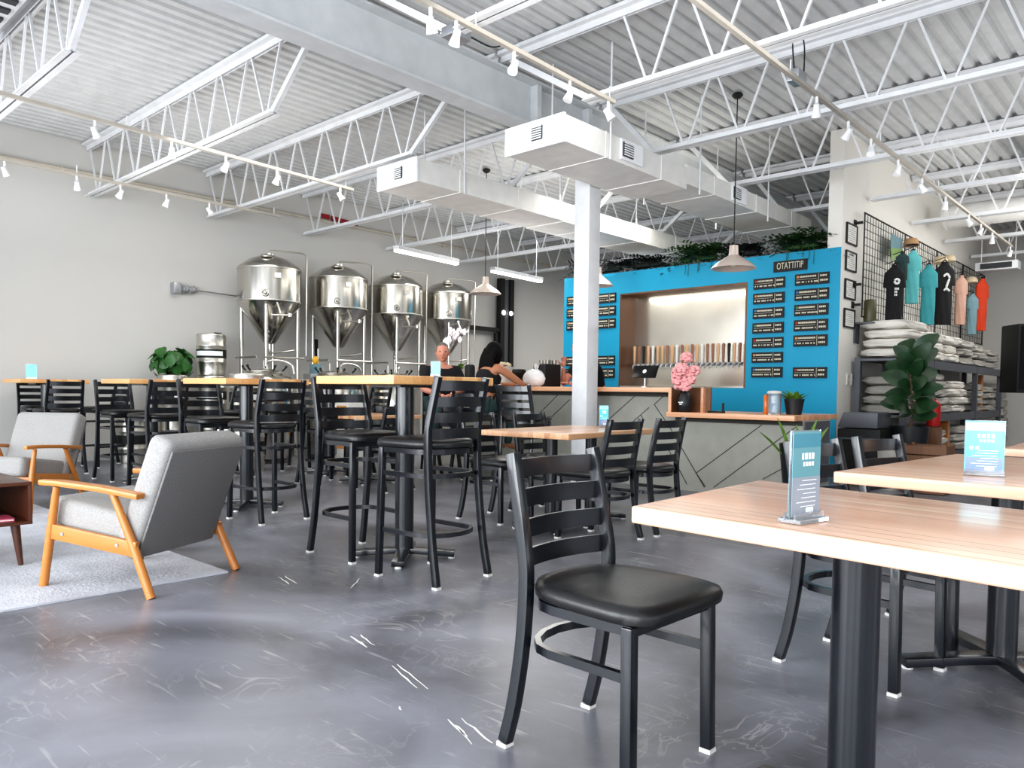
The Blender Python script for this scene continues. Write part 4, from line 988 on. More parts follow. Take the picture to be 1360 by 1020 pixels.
for lab, y in (('black upright hose reel board beside the first brewing tank', 5.30), ('black upright hose board between the first two brewing tanks', 6.92)):
    t = thing('hose_board', lab, 'board', (-10.75, y, 0)); bm = B(); box(bm, (0, 0, .9), (.04, .10, 1.8)); part('board', bm, M['blackm'], t)
    bm = B()
    for k in range(4): tube(bm, [(.04, .0, 1.2+.09*k), (.10, .02, 1.2+.09*k)], .02, 8)
    part('hose_hook', bm, M['blackm'], t)
def keg():
    t = thing('keg', 'steel keg with dark label band on top of its stack', 'keg', (0, 0, 0), 0, 'steel kegs along the side wall')
    bm = B(); lathe(bm, [(.17, .0), (.195, .0), (.2, .02), (.196, .06), (.2, .09), (.2, .17), (.205, .18), (.205, .195), (.2, .205), (.2, .40), (.205, .41), (.205, .425), (.2, .435), (.2, .50), (.196, .53), (.2, .56), (.2, .575), (.19, .585), (.18, .58), (.175, .54), (.1, .52), (0, .52)], n=36); part('shell', bm, M['steel2'], t, smooth=50)
    bm = B(); lathe(bm, [(.2015, .245), (.2015, .365)], n=36); bd = part('label_band', bm, M['blackm'], t)
    bm = B(); lathe(bm, [(.203, .275), (.203, .34)], n=36)
    for f in [f for f in bm.faces if f.calc_center_median().y > -.11 or len(f.verts) > 4]: bm.faces.remove(f)
    part('label_print', bm, M['signtext'], bd)
    bm = B(); lathe(bm, [(.04, .52), (.04, .56), (.02, .575), (0, .575)], n=16); part('valve', bm, M['steel2'], t)
    return freeze(t)
k0 = keg(); k0.location = (-10.6, 5.13, 1.175); k0.rotation_euler[2] = .9
kn = 0
for x, y, z, lab in ((-10.6, 5.13, .5875, 'steel keg in the middle of the stack below the labelled one'), (-10.6, 5.13, 0, 'steel keg at the foot of the tallest stack'), (-10.6, 4.58, .5875, 'steel keg carrying the leafy plant'), (-10.6, 4.58, 0, 'steel keg on the floor under the leafy plant'),
                     (-10.6, 4.05, 0, 'steel keg on the floor at the entrance end of the row'), (-8.6, 4.60, 0, 'steel keg on the floor behind the second bar table'), (-9.1, 4.62, 0, 'steel keg on the floor between the bar stools and the wall')):
    dup(k0, (x, y, z), .9+kn, lab); kn += .7
k1 = dup(k0, (-8.6, 4.60, .5875), 2.2, 'upper steel keg behind the second bar table')
t = thing('leafy_potted_plant', 'round leaved green plant standing on a keg by the side wall', 'potted plant', (-10.6, 4.58, 1.178))
pot(t, .08, .11, .10, M['pot_b'])
random.seed(21); bm = B()
bush(bm, (0, 0, .15), .27, 85, .15, .12, -.7, .85); bush(bm, (0, 0, .12), .15, 40, .14, .11, -.6, .9)
part('foliage', bm, M['leaf'], t)
# black frame post at the far end of the side wall
t = thing('door_frame_post', 'black steel frame post and rail past the brewing tanks', 'frame post', (0, 0, 0))
for y in (11.5, 11.78):
    bm = B(); box(bm, (-11.0, y, 1.66), (.12, .12, 3.32)); part('post', bm, M['blackm'], t)
bm = B(); box(bm, (-11.0, 11.64, 1.66), (.04, .18, 3.3)); part('panel', bm, M['shelf'], t, smooth=0)
bm = B(); box(bm, (-11.0, 11.0, 2.26), (.08, .95, .08)); part('rail', bm, M['blackm'], t)
bm = B(); box(bm, (-11.0, 11.36, 1.1), (.06, .06, 2.2)); part('rail_leg', bm, M['blackm'], t)
for y in (11.52, 11.74):
    bm = B(); ball(bm, (-10.93, y, 2.62), .05, .4, 1, 1, 2); part('lamp', bm, M['bulb'], t)

for lab, z in (('white carton on top of another between bar stools and tanks', .45), ('white carton on the floor under its twin by the tanks', 0)):
    p = onY(467, 525, 6.5); t = thing('carton', lab, 'box', (p.x, p.y, z)); bm = B(); box(bm, (0, 0, .225), (.36, .36, .445)); part('box', bm, M['paper'], t, bev=.004)
    bm = B(); box(bm, (0, -.182, .24), (.26, .003, .16)); part('label_print', bm, M['chalko'], t, smooth=0)
# ------------------------------------------------------------------ shirt wall: frames, grid, shirts
FN = ['topmost', 'second', 'third', 'lowest']
for i, (z0, z1) in enumerate(((2.865, 3.10), (2.54, 2.765), (2.195, 2.42), (1.845, 2.06))):
    t = thing('wall_certificate', 'black framed paper on the white partition, %s of four' % FN[i], 'picture frame', (PX+.012, 9.81, (z0+z1)/2), 0, 'framed papers in a column')
    h = z1-z0; w = .34
    bm = B()
    for s in (-1, 1): box(bm, (0, s*w/2, 0), (.022, .018, h+.018)); box(bm, (0, 0, s*h/2), (.022, w, .018))
    part('frame', bm, M['blackm'], t, smooth=0)
    bm = B(); box(bm, (-.004, 0, 0), (.010, w-.016, h-.016)); part('sheet', bm, M['paper'], t, smooth=0)
    bm = B()
    for k in range(7): box(bm, (.002, 0, h*.33-h*.11*k), (.002, w*(.7 if k % 3 else .5), h*.035))
    part('print', bm, M['paperg'], t, smooth=0)
t = thing('switch_plate', 'row of three switch plates on the white partition', 'light switch', (PX+.006, 10.0, 1.20))
for k in range(3):
    bm = B(); box(bm, (0, -.16+.16*k, 0), (.012, .085, .14)); p_ = part('plate', bm, M['paper'], t, bev=.003)
    bm = B(); box(bm, (.008, -.16+.16*k, .03), (.006, .03, .04)); box(bm, (.008, -.16+.16*k, -.03), (.006, .03, .04)); part('rocker', bm, M['paperg'], p_, smooth=0)
t = thing('wire_grid', 'black wire display grid carrying the shirts', 'wire grid', (0, 0, 0))
GXX = PX+.10
bm = B(); y = 10.0
while y < 16.6: box(bm, (GXX, y, 2.62), (.006, .006, 1.28)); y += .102
for k in range(14): box(bm, (GXX+.004, 13.28, 1.985+k*.0985), (.006, 6.6, .006))
part('wire_mesh', bm, M['blackm'], t, smooth=0)
bm = B()
for z in (1.985, 3.265): box(bm, (GXX, 13.28, z), (.014, 6.62, .014))
for y in (9.99, 11.65, 13.3, 14.95, 16.58): box(bm, (GXX, y, 2.625), (.014, .014, 1.29))
part('rim', bm, M['blackm'], t, smooth=0)
for z in (3.14, 2.38, 2.13):
    bm = B(); box(bm, (PX+.05, 9.93, z), (.10, .03, .03)); box(bm, (PX+.008, 9.93, z), (.016, .07, .08)); part('bracket', bm, M['blackm'], t)
def shirt(label, px, ptop, pbot, wpx, m, ang, prints=None, sleeves=1, neck=None):
    x = PX+.36; a = onX(px, ptop, x); b = onX(px, pbot, x)
    D_ = (a-Vector((0, 0, EYE))).dot(FV); hh = a.z-b.z; W = wpx*D_/F
    t = thing('hanging_shirt', label, 'shirt', (x, a.y, b.z), math.radians(ang), 'shirts hanging on the wire grid')
    W = min(W, .62); H = hh
    # outline (half), body front
    n = 14; bm = B()
    def half(zf):
        if zf > .97: return .16
        if zf > .86: return .16+(.97-zf)/.11*.30
        if zf > .62 and sleeves: return .46+.05*(.86-zf)/.24
        return .36
    rows = []
    zs = [0, .1, .2, .3, .4, .5, .6, .615, .63, .72, .8, .86, .9, .94, .97, 1.0]
    for z in zs:
        h_ = half(z)*W; dp = .05*(1 if z < .9 else .6)
        ring = []
        for k in range(24):
            q = 2*PI*k/24; yy = dp*math.sin(q)+.012*math.sin(k*1.7+z*9)*(1-z)
            ring.append(bm.verts.new((h_*math.cos(q), yy, z*H)))
        rows.append(ring)
    for A, C in zip(rows, rows[1:]):
        for k in range(24): bm.faces.new((A[k], A[(k+1) % 24], C[(k+1) % 24], C[k]))
    bm.faces.new(rows[-1])
    part('body', bm, m, t, smooth=70)
    bm = B(); tube(bm, spline([(-.14*W, 0, H*.985), (0, 0, H*1.03), (.14*W, 0, H*.985)], 4), .010, 6); tube(bm, spline([(0, 0, H*1.02), (0, 0, H*1.06), (.015, .03, H*1.085), (0, .06, H*1.07)], 4), .006, 6); tube(bm, [(0, .06, H*1.07), (0, .26, H*1.07)], .006, 6); part('hanger', bm, M['blackm'], t)
    if prints:
        bm = B(); prints(bm, W, H); part('print', bm, M['ink'], t, smooth=0)
    return t
def p_letters(bm, W, H):
    tube(bm, [(.10*W*math.cos(q), -.058, .72*H+.10*W*math.sin(q)) for q in [2*PI*k/14 for k in range(14)]], .014, 6, True)
    for r, z in enumerate((.60, .55, .50)):
        for k in range(2-r % 2+1 if r < 2 else 2): box(bm, (-.07*W+.07*W*k, -.06, z*H), (.045*W, .006, .035*H))
def p_squiggle(bm, W, H):
    tube(bm, spline([(-.14*W, -.058, .76*H), (0, -.06, .80*H), (.12*W, -.06, .74*H), (.05*W, -.06, .66*H), (.0, -.06, .58*H), (.14*W, -.058, .53*H)], 4), .016, 6); tube(bm, [(0, -.06, .585*H), (-.10*W, -.058, .535*H)], .013, 6)
shirt('black shirt with white round logo and letters, first on the grid', 1189, 352, 433, 30, M['tblack'], 42, p_letters)
shirt('dark green shirt half hidden behind the first black shirt', 1199, 336, 372, 18, M['tdark'], 42)
shirt('bright teal shirt hanging high next to the first black shirt', 1213, 333, 404, 24, M['tteal'], 40)
shirt('deep teal shirt hung sideways between teal and black shirts', 1234, 352, 432, 26, M['tteal2'], 44)
shirt('black shirt with white squiggle print in the middle of the grid', 1255, 348, 432, 30, M['tblack'], 44, p_squiggle)
shirt('dusty tan shirt next to the black shirt with squiggle', 1277, 366, 432, 19, M['ttan'], 46)
shirt('blue grey shirt hanging lowest, before the orange one', 1292, 390, 445, 17, M['tgrey'], 46)
shirt('orange red shirt hanging last at the far end of the grid', 1305, 370, 440, 19, M['torange'], 48)
# pennant and caps on the grid
a = onX(1184, 309, PX+.14)
t = thing('pennant', 'pale blue and green pennant clipped to the wire grid', 'pennant', (PX+.13, a.y, a.z))
bm = B()
for q, m, n_ in (([(0, 0, 0), (0, .50, -.02), (0, .50, -.14), (0, .0, -.20)], M['tgrey'], 'cloth'), ([(0, 0, -.20), (0, .50, -.14), (0, .46, -.20), (0, .06, -.38)], M['leafl'], 'green_cloth')):
    bm = B(); vs = [Vector(v) for v in q]; quad(bm, *vs); quad(bm, *[v+Vector((.006, 0, 0)) for v in vs]); part(n_, bm, m, t, smooth=0)
def cap(label, px, py, m):
    p = onX(px, py, PX+.22); t = thing('cap', label, 'cap', p, .4, 'caps on the wire grid')
    bm = B(); lathe(bm, [(.10, 0), (.098, .05), (.07, .10), (0, .115)], n=20); part('crown', bm, m, t, smooth=60)
    bm = B(); prism(bm, [(-.085, -.04), (.085, -.04), (.07, -.16), (0, -.18), (-.07, -.16)], -.004, .004); part('brim', bm, M['blackm'] if m is M['capt'] else m, t, bev=.002)
cap('tan cap with dark brim above the bright teal shirt', 1210, 327, M['capt'])
cap('cream cap above the black shirt with squiggle, nearer the partition edge', 1249, 350, M['cap'])
cap('cream cap above the black shirt with squiggle, on its far side', 1260, 348, M['cap'])
cap('cream cap between the tan and blue grey shirts', 1290, 376, M['cap'])
p = onX(1155, 428, PX+.16)
t = thing('drink_flask', 'olive green flask on a small bracket below the grid edge', 'flask', p)
bm = B(); lathe(bm, [(.07, 0), (.075, .02), (.075, .25), (.06, .28), (0, .29)], n=20); part('body', bm, M['olive'], t)
t = thing('wall_bracket_shelf', 'small grey shelf bracket under the olive flask', 'shelf', (PX, p.y-.02, p.z))
bm = B(); box(bm, (.12, 0, -.012), (.24, .18, .02)); box(bm, (.012, 0, -.14), (.02, .16, .24)); part('plate', bm, M['shelf'], t, smooth=0)
# ------------------------------------------------------------------ sack shelving
SX = -2.79
t = thing('storage_shelf', 'dark steel shelving unit stacked with white sacks', 'shelving unit', (0, 0, 0))
for z, n_ in ((1.415, 'shelf_board'), (.72, 'shelf_board'), (.16, 'shelf_board')):
    bm = B(); box(bm, ((PX+.04+SX)/2, 12.7, z+.03), (SX-PX-.06, 5.5, .03)); part(n_, bm, M['shelf'], t, smooth=0)
    bm = B(); box(bm, (SX, 12.7, z), (.04, 5.5, .11)); part('shelf_beam', bm, M['shelf'], t, smooth=0)
for y in (9.98, 11.2, 13.62, 15.42):
    for x in (SX-.01, PX+.08):
        bm = B(); box(bm, (x, y, .74), (.07, .07, 1.47)); part('upright', bm, M['shelf'], t, smooth=0)
def sackmesh(seed, L_, W_, H_, m):
    random.seed(seed); bm = B(); n = 10
    vs = bmesh.ops.create_cube(bm, size=1)['verts']; bmesh.ops.subdivide_edges(bm, edges=list(bm.edges), cuts=5, use_grid_fill=True)
    for v in bm.verts:
        x, y, z = v.co*2
        e = 1-.30*(abs(x)**6)-.30*(abs(y)**6)
        z2 = z*max(.35, e)+.12*math.sin(5*x+seed)*math.cos(4*y+seed)*.6
        v.co = Vector((x*(1-.07*abs(y)**3), y*(1-.06*abs(x)**3), z2))*.5
        v.co += Vector((random.uniform(-1, 1), random.uniform(-1, 1), random.uniform(-1, 1)))*.022
        v.co = Vector((v.co.x*W_, v.co.y*L_, (v.co.z+.5)*H_))
    return mk(bm, 'sack', m, smooth=80)
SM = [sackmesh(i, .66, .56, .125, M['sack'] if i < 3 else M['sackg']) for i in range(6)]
ORDS = ['bottom', 'second', 'third', 'fourth', 'fifth', 'sixth', 'seventh', 'eighth']
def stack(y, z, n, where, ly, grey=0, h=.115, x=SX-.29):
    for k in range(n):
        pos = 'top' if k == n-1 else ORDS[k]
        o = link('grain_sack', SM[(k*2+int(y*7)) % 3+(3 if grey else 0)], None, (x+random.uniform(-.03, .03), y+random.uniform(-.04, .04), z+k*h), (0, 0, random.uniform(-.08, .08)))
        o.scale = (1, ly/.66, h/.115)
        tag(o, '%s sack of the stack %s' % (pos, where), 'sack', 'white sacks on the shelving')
random.seed(9)
stack(10.55, 1.478, 4, 'on the shelf top nearest the partition edge', .95)
stack(11.5, 1.478, 3, 'on the shelf top, second stack along', .75, 0, .125)
stack(12.3, 1.478, 3, 'on the shelf top above the middle upright', .75, 0, .125)
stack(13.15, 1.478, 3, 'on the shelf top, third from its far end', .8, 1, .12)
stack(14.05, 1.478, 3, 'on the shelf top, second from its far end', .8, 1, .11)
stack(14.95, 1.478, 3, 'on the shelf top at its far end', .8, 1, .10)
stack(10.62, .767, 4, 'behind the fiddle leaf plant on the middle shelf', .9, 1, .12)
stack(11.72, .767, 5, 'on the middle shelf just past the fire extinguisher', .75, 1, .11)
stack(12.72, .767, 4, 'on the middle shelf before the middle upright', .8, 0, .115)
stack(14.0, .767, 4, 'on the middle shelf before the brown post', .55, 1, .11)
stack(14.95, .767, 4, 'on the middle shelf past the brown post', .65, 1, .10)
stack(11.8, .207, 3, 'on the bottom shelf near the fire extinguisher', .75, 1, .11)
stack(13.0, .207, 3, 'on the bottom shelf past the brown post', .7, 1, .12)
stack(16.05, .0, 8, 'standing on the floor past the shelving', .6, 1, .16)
for lab, y, z0, z1 in (('brown wooden post between sacks on the middle shelf', 14.45, .767, 1.36), ('brown wooden post between sacks on the bottom shelf', 12.42, .207, .66)):
    bm = B(); box(bm, (0, 0, (z1-z0)/2), (.10, .12, z1-z0)); o = part('wooden_post', bm, M['oak'], None, bev=.005, loc=(SX-.12, y, z0)); tag(o, lab, 'post')
# ------------------------------------------------------------------ corner by the partition
p = onX(1237, 566, -2.68)
t = thing('fire_extinguisher', 'red fire extinguisher by the sack shelving', 'fire extinguisher', (-2.66, p.y, p.z))
bm = B(); lathe(bm, [(.075, 0), (.08, .015), (.08, .27), (.06, .31), (.03, .33), (.03, .345), (0, .345)], n=24); part('cylinder', bm, M['red'], t)
bm = B(); box(bm, (0, 0, .365), (.03, .03, .04)); bar(bm, (0, 0, .38), (.09, -.03, .40), .018, .010); bar(bm, (0, 0, .365), (.09, -.03, .36), .018, .008); part('handle', bm, M['blackm'], t)
bm = B(); tube(bm, spline([(0, -.02, .36), (-.08, -.05, .33), (-.09, -.04, .15)]), .010, 8); part('hose', bm, M['blackm'], t)
bm = B(); box(bm, (0, 0, -p.z/2-.005), (.17, .17, p.z-.01)); o = part('extinguisher_stand', bm, M['brown'], None, bev=.004, loc=(-2.66, p.y, p.z)); tag(o, 'brown wooden stand carrying the fire extinguisher', 'stand')
t = thing('fiddle_leaf_plant', 'tall fiddle leaf plant in a black pot before the shelving', 'potted plant', (-2.55, 9.35, 0))
pot(t, .15, .20, .66, M['pot_b'])
bm = B(); tube(bm, spline([(0, 0, .60), (.02, .01, .8), (-.01, 0, 1.2), (.0, 0, 1.42)]), .014, 8); part('stem', bm, M['stem'], t)
random.seed(4); bm = B()
for k in range(36):
    z = .78+.68*(k/35)+random.uniform(-.04, .04); a = k*2.4+random.uniform(-.3, .3); el = .25+max(0, z-.95)*1.2
    d = Vector((math.cos(a), math.sin(a), el)).normalized(); nr = Vector((math.cos(a)*.35+.3, math.sin(a)*.35-.95, .55))
    leaf2(bm, Vector((0, 0, z))+d*.03, d, nr, random.uniform(.20, .29), random.uniform(.16, .22), 5, .35)
part('foliage', bm, M['leafd'], t)
t = thing('black_cabinet', 'black lidded cabinet on the floor in the partition corner', 'cabinet', (-2.93, 9.05, 0))
bm = B(); box(bm, (0, 0, .32), (.46, .44, .62)); part('body', bm, M['blackm'], t, bev=.01)
bm = B(); prism(bm, [(-.23, 0), (.20, 0), (.20, .17), (-.17, .17)], -.23, .23); part('lid', bm, M['shelf'], t, bev=.01, loc=(0, 0, .64), rot=(PI/2, 0, 0))
bm = B(); box(bm, (0, -.235, .52), (.36, .02, .02)); part('handle', bm, M['shelf'], t)
for x in (-.18, .18):
    bm = B(); cone(bm, (x, -.16, 0), (x, -.16, .02), .03, .03, 10); part('foot', bm, M['blackm'], t)
t = thing('yellow_level', 'upright yellow tool leaning in the corner by the black cabinet', 'level tool', (-3.26, 9.25, 0))
bm = B(); box(bm, (0, 0, .28), (.05, .03, .54)); part('bar', bm, M['yellow'], t, bev=.004)
bm = B(); box(bm, (0, 0, .575), (.055, .035, .05)); box(bm, (0, 0, .012), (.055, .035, .024)); part('end_cap', bm, M['blackm'], t)
p = onX(1230, 607, -2.35)
t = thing('wooden_crate', 'open wooden crate on the floor below the fire extinguisher', 'crate', (-2.2, 8.75, 0))
for k in range(5):
    z = .05+.10*k
    bm = B(); box(bm, (0, -.17, z), (.42, .016, .085)); box(bm, (0, .17, z), (.42, .016, .085)); box(bm, (-.2, 0, z), (.016, .34, .085)); box(bm, (.2, 0, z), (.016, .34, .085)); part('slat', bm, M['brown'], t, smooth=0)
for x in (-.185, .185):
    for y in (-.155, .155):
        bm = B(); box(bm, (x, y, .26), (.03, .03, .5)); part('corner_post', bm, M['brown'], t, smooth=0)
bm = B(); box(bm, (0, 0, .015), (.40, .34, .015)); part('base_board', bm, M['brown'], t, smooth=0)
t = thing('waste_bin', 'plain grey white bin beside the wooden crate', 'bin', (-2.55, 8.72, 0))
bm = B(); lathe(bm, [(.11, 0), (.14, .48), (.145, .5), (.135, .5), (.105, .02), (0, .02)], n=24); part('bin', bm, M['sackg'], t)
# speaker on a stand near the frame edge
t = thing('loudspeaker_stand', 'silver stand holding the black speaker near the far wall', 'stand', (-1.74, 11.62, 0))
bm = B(); tube(bm, [(0, 0, .02), (0, 0, 1.06)], .018, 10); part('pole', bm, M['gal'], t)
for k in range(3):
    a = k*2.09+.5; bm = B(); tube(bm, [(0, 0, .45), (math.cos(a)*.4, math.sin(a)*.4, .02)], .012, 8); part('leg', bm, M['gal'], t)
t = thing('loudspeaker', 'large black speaker cabinet beside the shirt wall, cut by the frame edge', 'speaker', (-1.74, 11.62, 1.06), math.radians(38))
bm = B(); box(bm, (0, 0, .43), (.62, .4, .86)); part('cabinet', bm, M['blackm'], t, bev=.02)
bm = B(); box(bm, (0, -.205, .44), (.56, .012, .78)); part('grille', bm, M['screen'], t)
# far wall fittings
t = thing('ceiling_cassette', 'white framed ceiling heater unit hung near the back wall', 'heater', (-2.95, 15.2, 3.22))
bm = B(); box(bm, (.1, 0, 0), (.62, .3, .14)); part('housing', bm, M['white'], t, bev=.01)
bm = B(); box(bm, (.1, -.16, 0), (.46, .02, .09)); part('grille', bm, M['vent'], t)
for x in (-.15, .35):
    bm = B(); tube(bm, [(x, 0, .06), (x, 0, ZC-3.22)], .008, 6); part('hanger_rod', bm, M['white'], t)
t = thing('round_duct', 'pale round duct crossing under the roof near the back', 'air duct', (-3.2, 13.1, 3.72))
bm = B(); tube(bm, [(0, 0, 0), (6.5, 0, 0)], .17, 24, up=(0, 1, 0)); part('pipe', bm, M['duct'], t)
for x in (.02, 1.4, 2.8, 4.2):
    bm = B(); tube(bm, [(x, 0, 0), (x+.03, 0, 0)], .18, 24, up=(0, 1, 0)); part('seam_band', bm, M['duct'], t)
bm = B(); box(bm, (-1.2, BY-.03, 3.4), (1.5, .05, .8)); o = part('dark_wall_panel', bm, M['screen'], None, smooth=0); tag(o, 'dark panel high on the back wall', 'panel')
bm = B(); box(bm, (-1.45, BY-.02, 2.3), (1.6, .03, 1.3)); struct(part('window_1', bm, M['sky_pane'], smooth=0))
# ------------------------------------------------------------------ people
def skin(joints, edges, radii, sub=2, root=0):
    me = bpy.data.meshes.new('tmp'); me.from_pydata([Vector(j) for j in joints], edges, []); o = bpy.data.objects.new('tmp', me); COL.objects.link(o)
    md = o.modifiers.new('s', 'SKIN'); md.use_smooth_shade = True; o.modifiers.new('u', 'SUBSURF').levels = sub
    sv = me.skin_vertices[0].data
    for i, r in enumerate(radii):
        sv[i].radius = r if isinstance(r, tuple) else (r, r); sv[i].use_root = (i == root)
    dg = bpy.context.evaluated_depsgraph_get(); ev = o.evaluated_get(dg); n = bpy.data.meshes.new_from_object(ev); bpy.data.objects.remove(o)
    n.materials.clear()
    for p in n.polygons: p.use_smooth = True
    return n
def join(meshes):
    bm = B()
    for me in meshes: bm.from_mesh(me)
    return bm
def person(label, loc, rz, J, skinm, shirtm, trousm, hair, head_turn=0, sleeveless=False, skirt=None):
    """J: joint dict in local coords, facing +x"""
    t = thing('person', label, 'person', loc, rz)
    V = Vector; nm = ['pel', 'wai', 'che', 'nek', 'hed', 'shl', 'ell', 'hal', 'shr', 'elr', 'har', 'hpl', 'knl', 'anl', 'tol', 'hpr', 'knr', 'anr', 'tor']
    P = [V(J[k]) for k in nm]; ix = {k: i for i, k in enumerate(nm)}
    E_ = [('pel', 'wai'), ('wai', 'che'), ('che', 'nek'), ('nek', 'hed'), ('che', 'shl'), ('shl', 'ell'), ('ell', 'hal'), ('che', 'shr'), ('shr', 'elr'), ('elr', 'har'), ('pel', 'hpl'), ('hpl', 'knl'), ('knl', 'anl'), ('anl', 'tol'), ('pel', 'hpr'), ('hpr', 'knr'), ('knr', 'anr'), ('anr', 'tor')]
    k = J.get('k', 1)
    R_ = {'pel': .135, 'wai': .125, 'che': .14, 'nek': .055, 'hed': .06, 'shl': .07, 'shr': .07, 'ell': .044, 'elr': .044, 'hal': .028, 'har': .028, 'hpl': .095, 'hpr': .095, 'knl': .06, 'knr': .06, 'anl': .042, 'anr': .042, 'tol': .036, 'tor': .036}
    m1 = skin(P, [(ix[a], ix[b]) for a, b in E_], [R_[n]*k for n in nm])
    bm = B(); bm.from_mesh(m1)
    # head with brow, nose, chin and ears, turned on the neck
    hp = P[4]+V((0, 0, .075)); rot = Matrix.Rotation(head_turn, 4, 'Z')
    v0 = len(bm.verts); bm.verts.ensure_lookup_table()
    hb = B(); bmesh.ops.create_uvsphere(hb, u_segments=24, v_segments=16, radius=1)
    for v in hb.verts:
        x, y, z = v.co
        w = 1-.22*max(0, -z)**1.5
        v.co = V((x*.098*(1-.05*max(0, -z))+.008, y*.078*w, z*.125))
        if x > .55 and abs(z+.12) < .30 and abs(y) < .30: v.co.x += .020*(1-abs(y)/.30)*(1-abs(z+.12)/.30)
        if x > .5 and z < -.6: v.co.x += .012
    for s in (-1, 1): ball(hb, (-.005, s*.078, -.005), .028, .6, .35, 1, 2)
    ball(hb, (.110, 0, -.020), .016, .9, .8, 1.1, 2)
    hb.transform(Matrix.Translation(hp) @ rot); tm = bpy.data.meshes.new('h'); hb.to_mesh(tm); hb.free(); bm.from_mesh(tm)
    # hands: palm, four fingers and a thumb each
    for e, h in (('ell', 'hal'), ('elr', 'har')):
        d = (P[ix[h]]-P[ix[e]]).normalized(); up = V((0, 0, 1)); s = d.cross(up)
        if s.length < .1: s = V((0, 1, 0))
        s.normalize(); dn = s.cross(d).normalized(); sg = 1 if e == 'ell' else -1
        hpv = P[ix[h]]; b = [hpv, hpv+d*.045, hpv+d*.085]; ed = [(0, 1), (1, 2)]; ra = [.026, (.036, .018), (.036, .016)]
        pm = skin(b, ed, ra, 1); bm.from_mesh(pm)
        for i, (o, L) in enumerate(((-.028, .066), (-.010, .076), (.009, .072), (.027, .056))):
            q = hpv+d*.078+s*o; bm.from_mesh(skin([q, q+d*L*.5-dn*.004, q+d*L*.85-dn*.020], [(0, 1), (1, 2)], [.0095, .0088, .0075], 1))
        q = hpv+d*.03+s*(-.03)*sg; bm.from_mesh(skin([q, q+d*.03-s*.026*sg, q+d*.058-s*.032*sg-dn*.010], [(0, 1), (1, 2)], [.012, .011, .009], 1))
    part('body', bm, skinm, t, smooth=180)
    bm = B()
    for s in (-1, 1): ball(bm, (.093, s*.031, .012), .011, .7, 1, .8, 2)
    bm.transform(Matrix.Translation(hp) @ rot); part('eye', bm, M['eye'], t, smooth=180)
    bm = B(); ball(bm, (.101, 0, -.062), .022, .35, 1, .28, 2); bm.transform(Matrix.Translation(hp) @ rot); part('mouth', bm, M['lip'], t, smooth=180)
    # shirt over torso (and upper arms), trousers over hips and legs
    q = ['pel', 'wai', 'che', 'nek'] + ([] if sleeveless else ['shl', 'ml', 'shr', 'mr'])
    PP = {n: P[ix[n]] for n in ('pel', 'wai', 'che', 'shl', 'shr')}
    PP['nek'] = P[2].lerp(P[3], .72); PP['ml'] = P[ix['shl']].lerp(P[ix['ell']], .62); PP['mr'] = P[ix['shr']].lerp(P[ix['elr']], .62)
    RR = {'pel': .148, 'wai': .138, 'che': .172, 'nek': .07, 'shl': .083, 'shr': .083, 'ml': .062, 'mr': .062}
    ed = [('pel', 'wai'), ('wai', 'che'), ('che', 'nek')] + ([] if sleeveless else [('che', 'shl'), ('shl', 'ml'), ('che', 'shr'), ('shr', 'mr')])
    if sleeveless: PP['nek'] = P[2].lerp(P[3], .30); RR['nek'] = .13; RR['che'] = .215; RR['wai'] = .155
    iq = {n: i for i, n in enumerate(q)}
    ms = skin([PP[n] for n in q], [(iq[a], iq[b]) for a, b in ed], [RR[n]*k for n in q]); bm = B(); bm.from_mesh(ms); part('shirt', bm, shirtm, t, smooth=180)
    q = ['pel', 'hpl', 'knl', 'anl', 'hpr', 'knr', 'anr']; iq = {n: i for i, n in enumerate(q)}
    RR = {'pel': .145, 'hpl': .104, 'hpr': .104, 'knl': .07, 'knr': .07, 'anl': .056, 'anr': .056}
    ms = skin([P[ix[n]] for n in q], [(iq[a], iq[b]) for a, b in (('pel', 'hpl'), ('hpl', 'knl'), ('knl', 'anl'), ('pel', 'hpr'), ('hpr', 'knr'), ('knr', 'anr'))], [RR[n]*k for n in q]); bm = B(); bm.from_mesh(ms); part('trousers', bm, trousm, t, smooth=180)
    bm = B(); hair(bm); bm.transform(Matrix.Translation(hp) @ rot); part('hair', bm, M['hairg'] if skinm is M['skin'] else M['hairk'], t, smooth=180)
    return t
def hair_short(bm):
    bmesh.ops.create_uvsphere(bm, u_segments=22, v_segments=14, radius=1)
    for v in list(bm.verts):
        x, y, z = v.co
        if z < -.15 or (x > .45 and z < .62): bm.verts.remove(v)
    for v in bm.verts: v.co = Vector((v.co.x*.101+.004, v.co.y*.082, v.co.z*.129))
    if True:
        pass
def hair_long(bm):
    bmesh.ops.create_uvsphere(bm, u_segments=24, v_segments=16, radius=1)
    for v in list(bm.verts):
        if v.co.x > .55 and v.co.z < .55: bm.verts.remove(v)
    for v in bm.verts: v.co = Vector((v.co.x*.118-.012, v.co.y*.102, v.co.z*.145+.005))
    for j in range(14):
        y = -.085+.17*j/13; p = [(-.06, y*.9, .06), (-.125, y*1.05, -.06), (-.135, y*1.15+.01*math.sin(j*2), -.20), (-.12, y*1.1, -.33-.02*math.sin(j*3))]
        sweep(bm, spline(p, 4), lambda k: circ(.028*(1-.45*k), 7), (0, 1, 0))
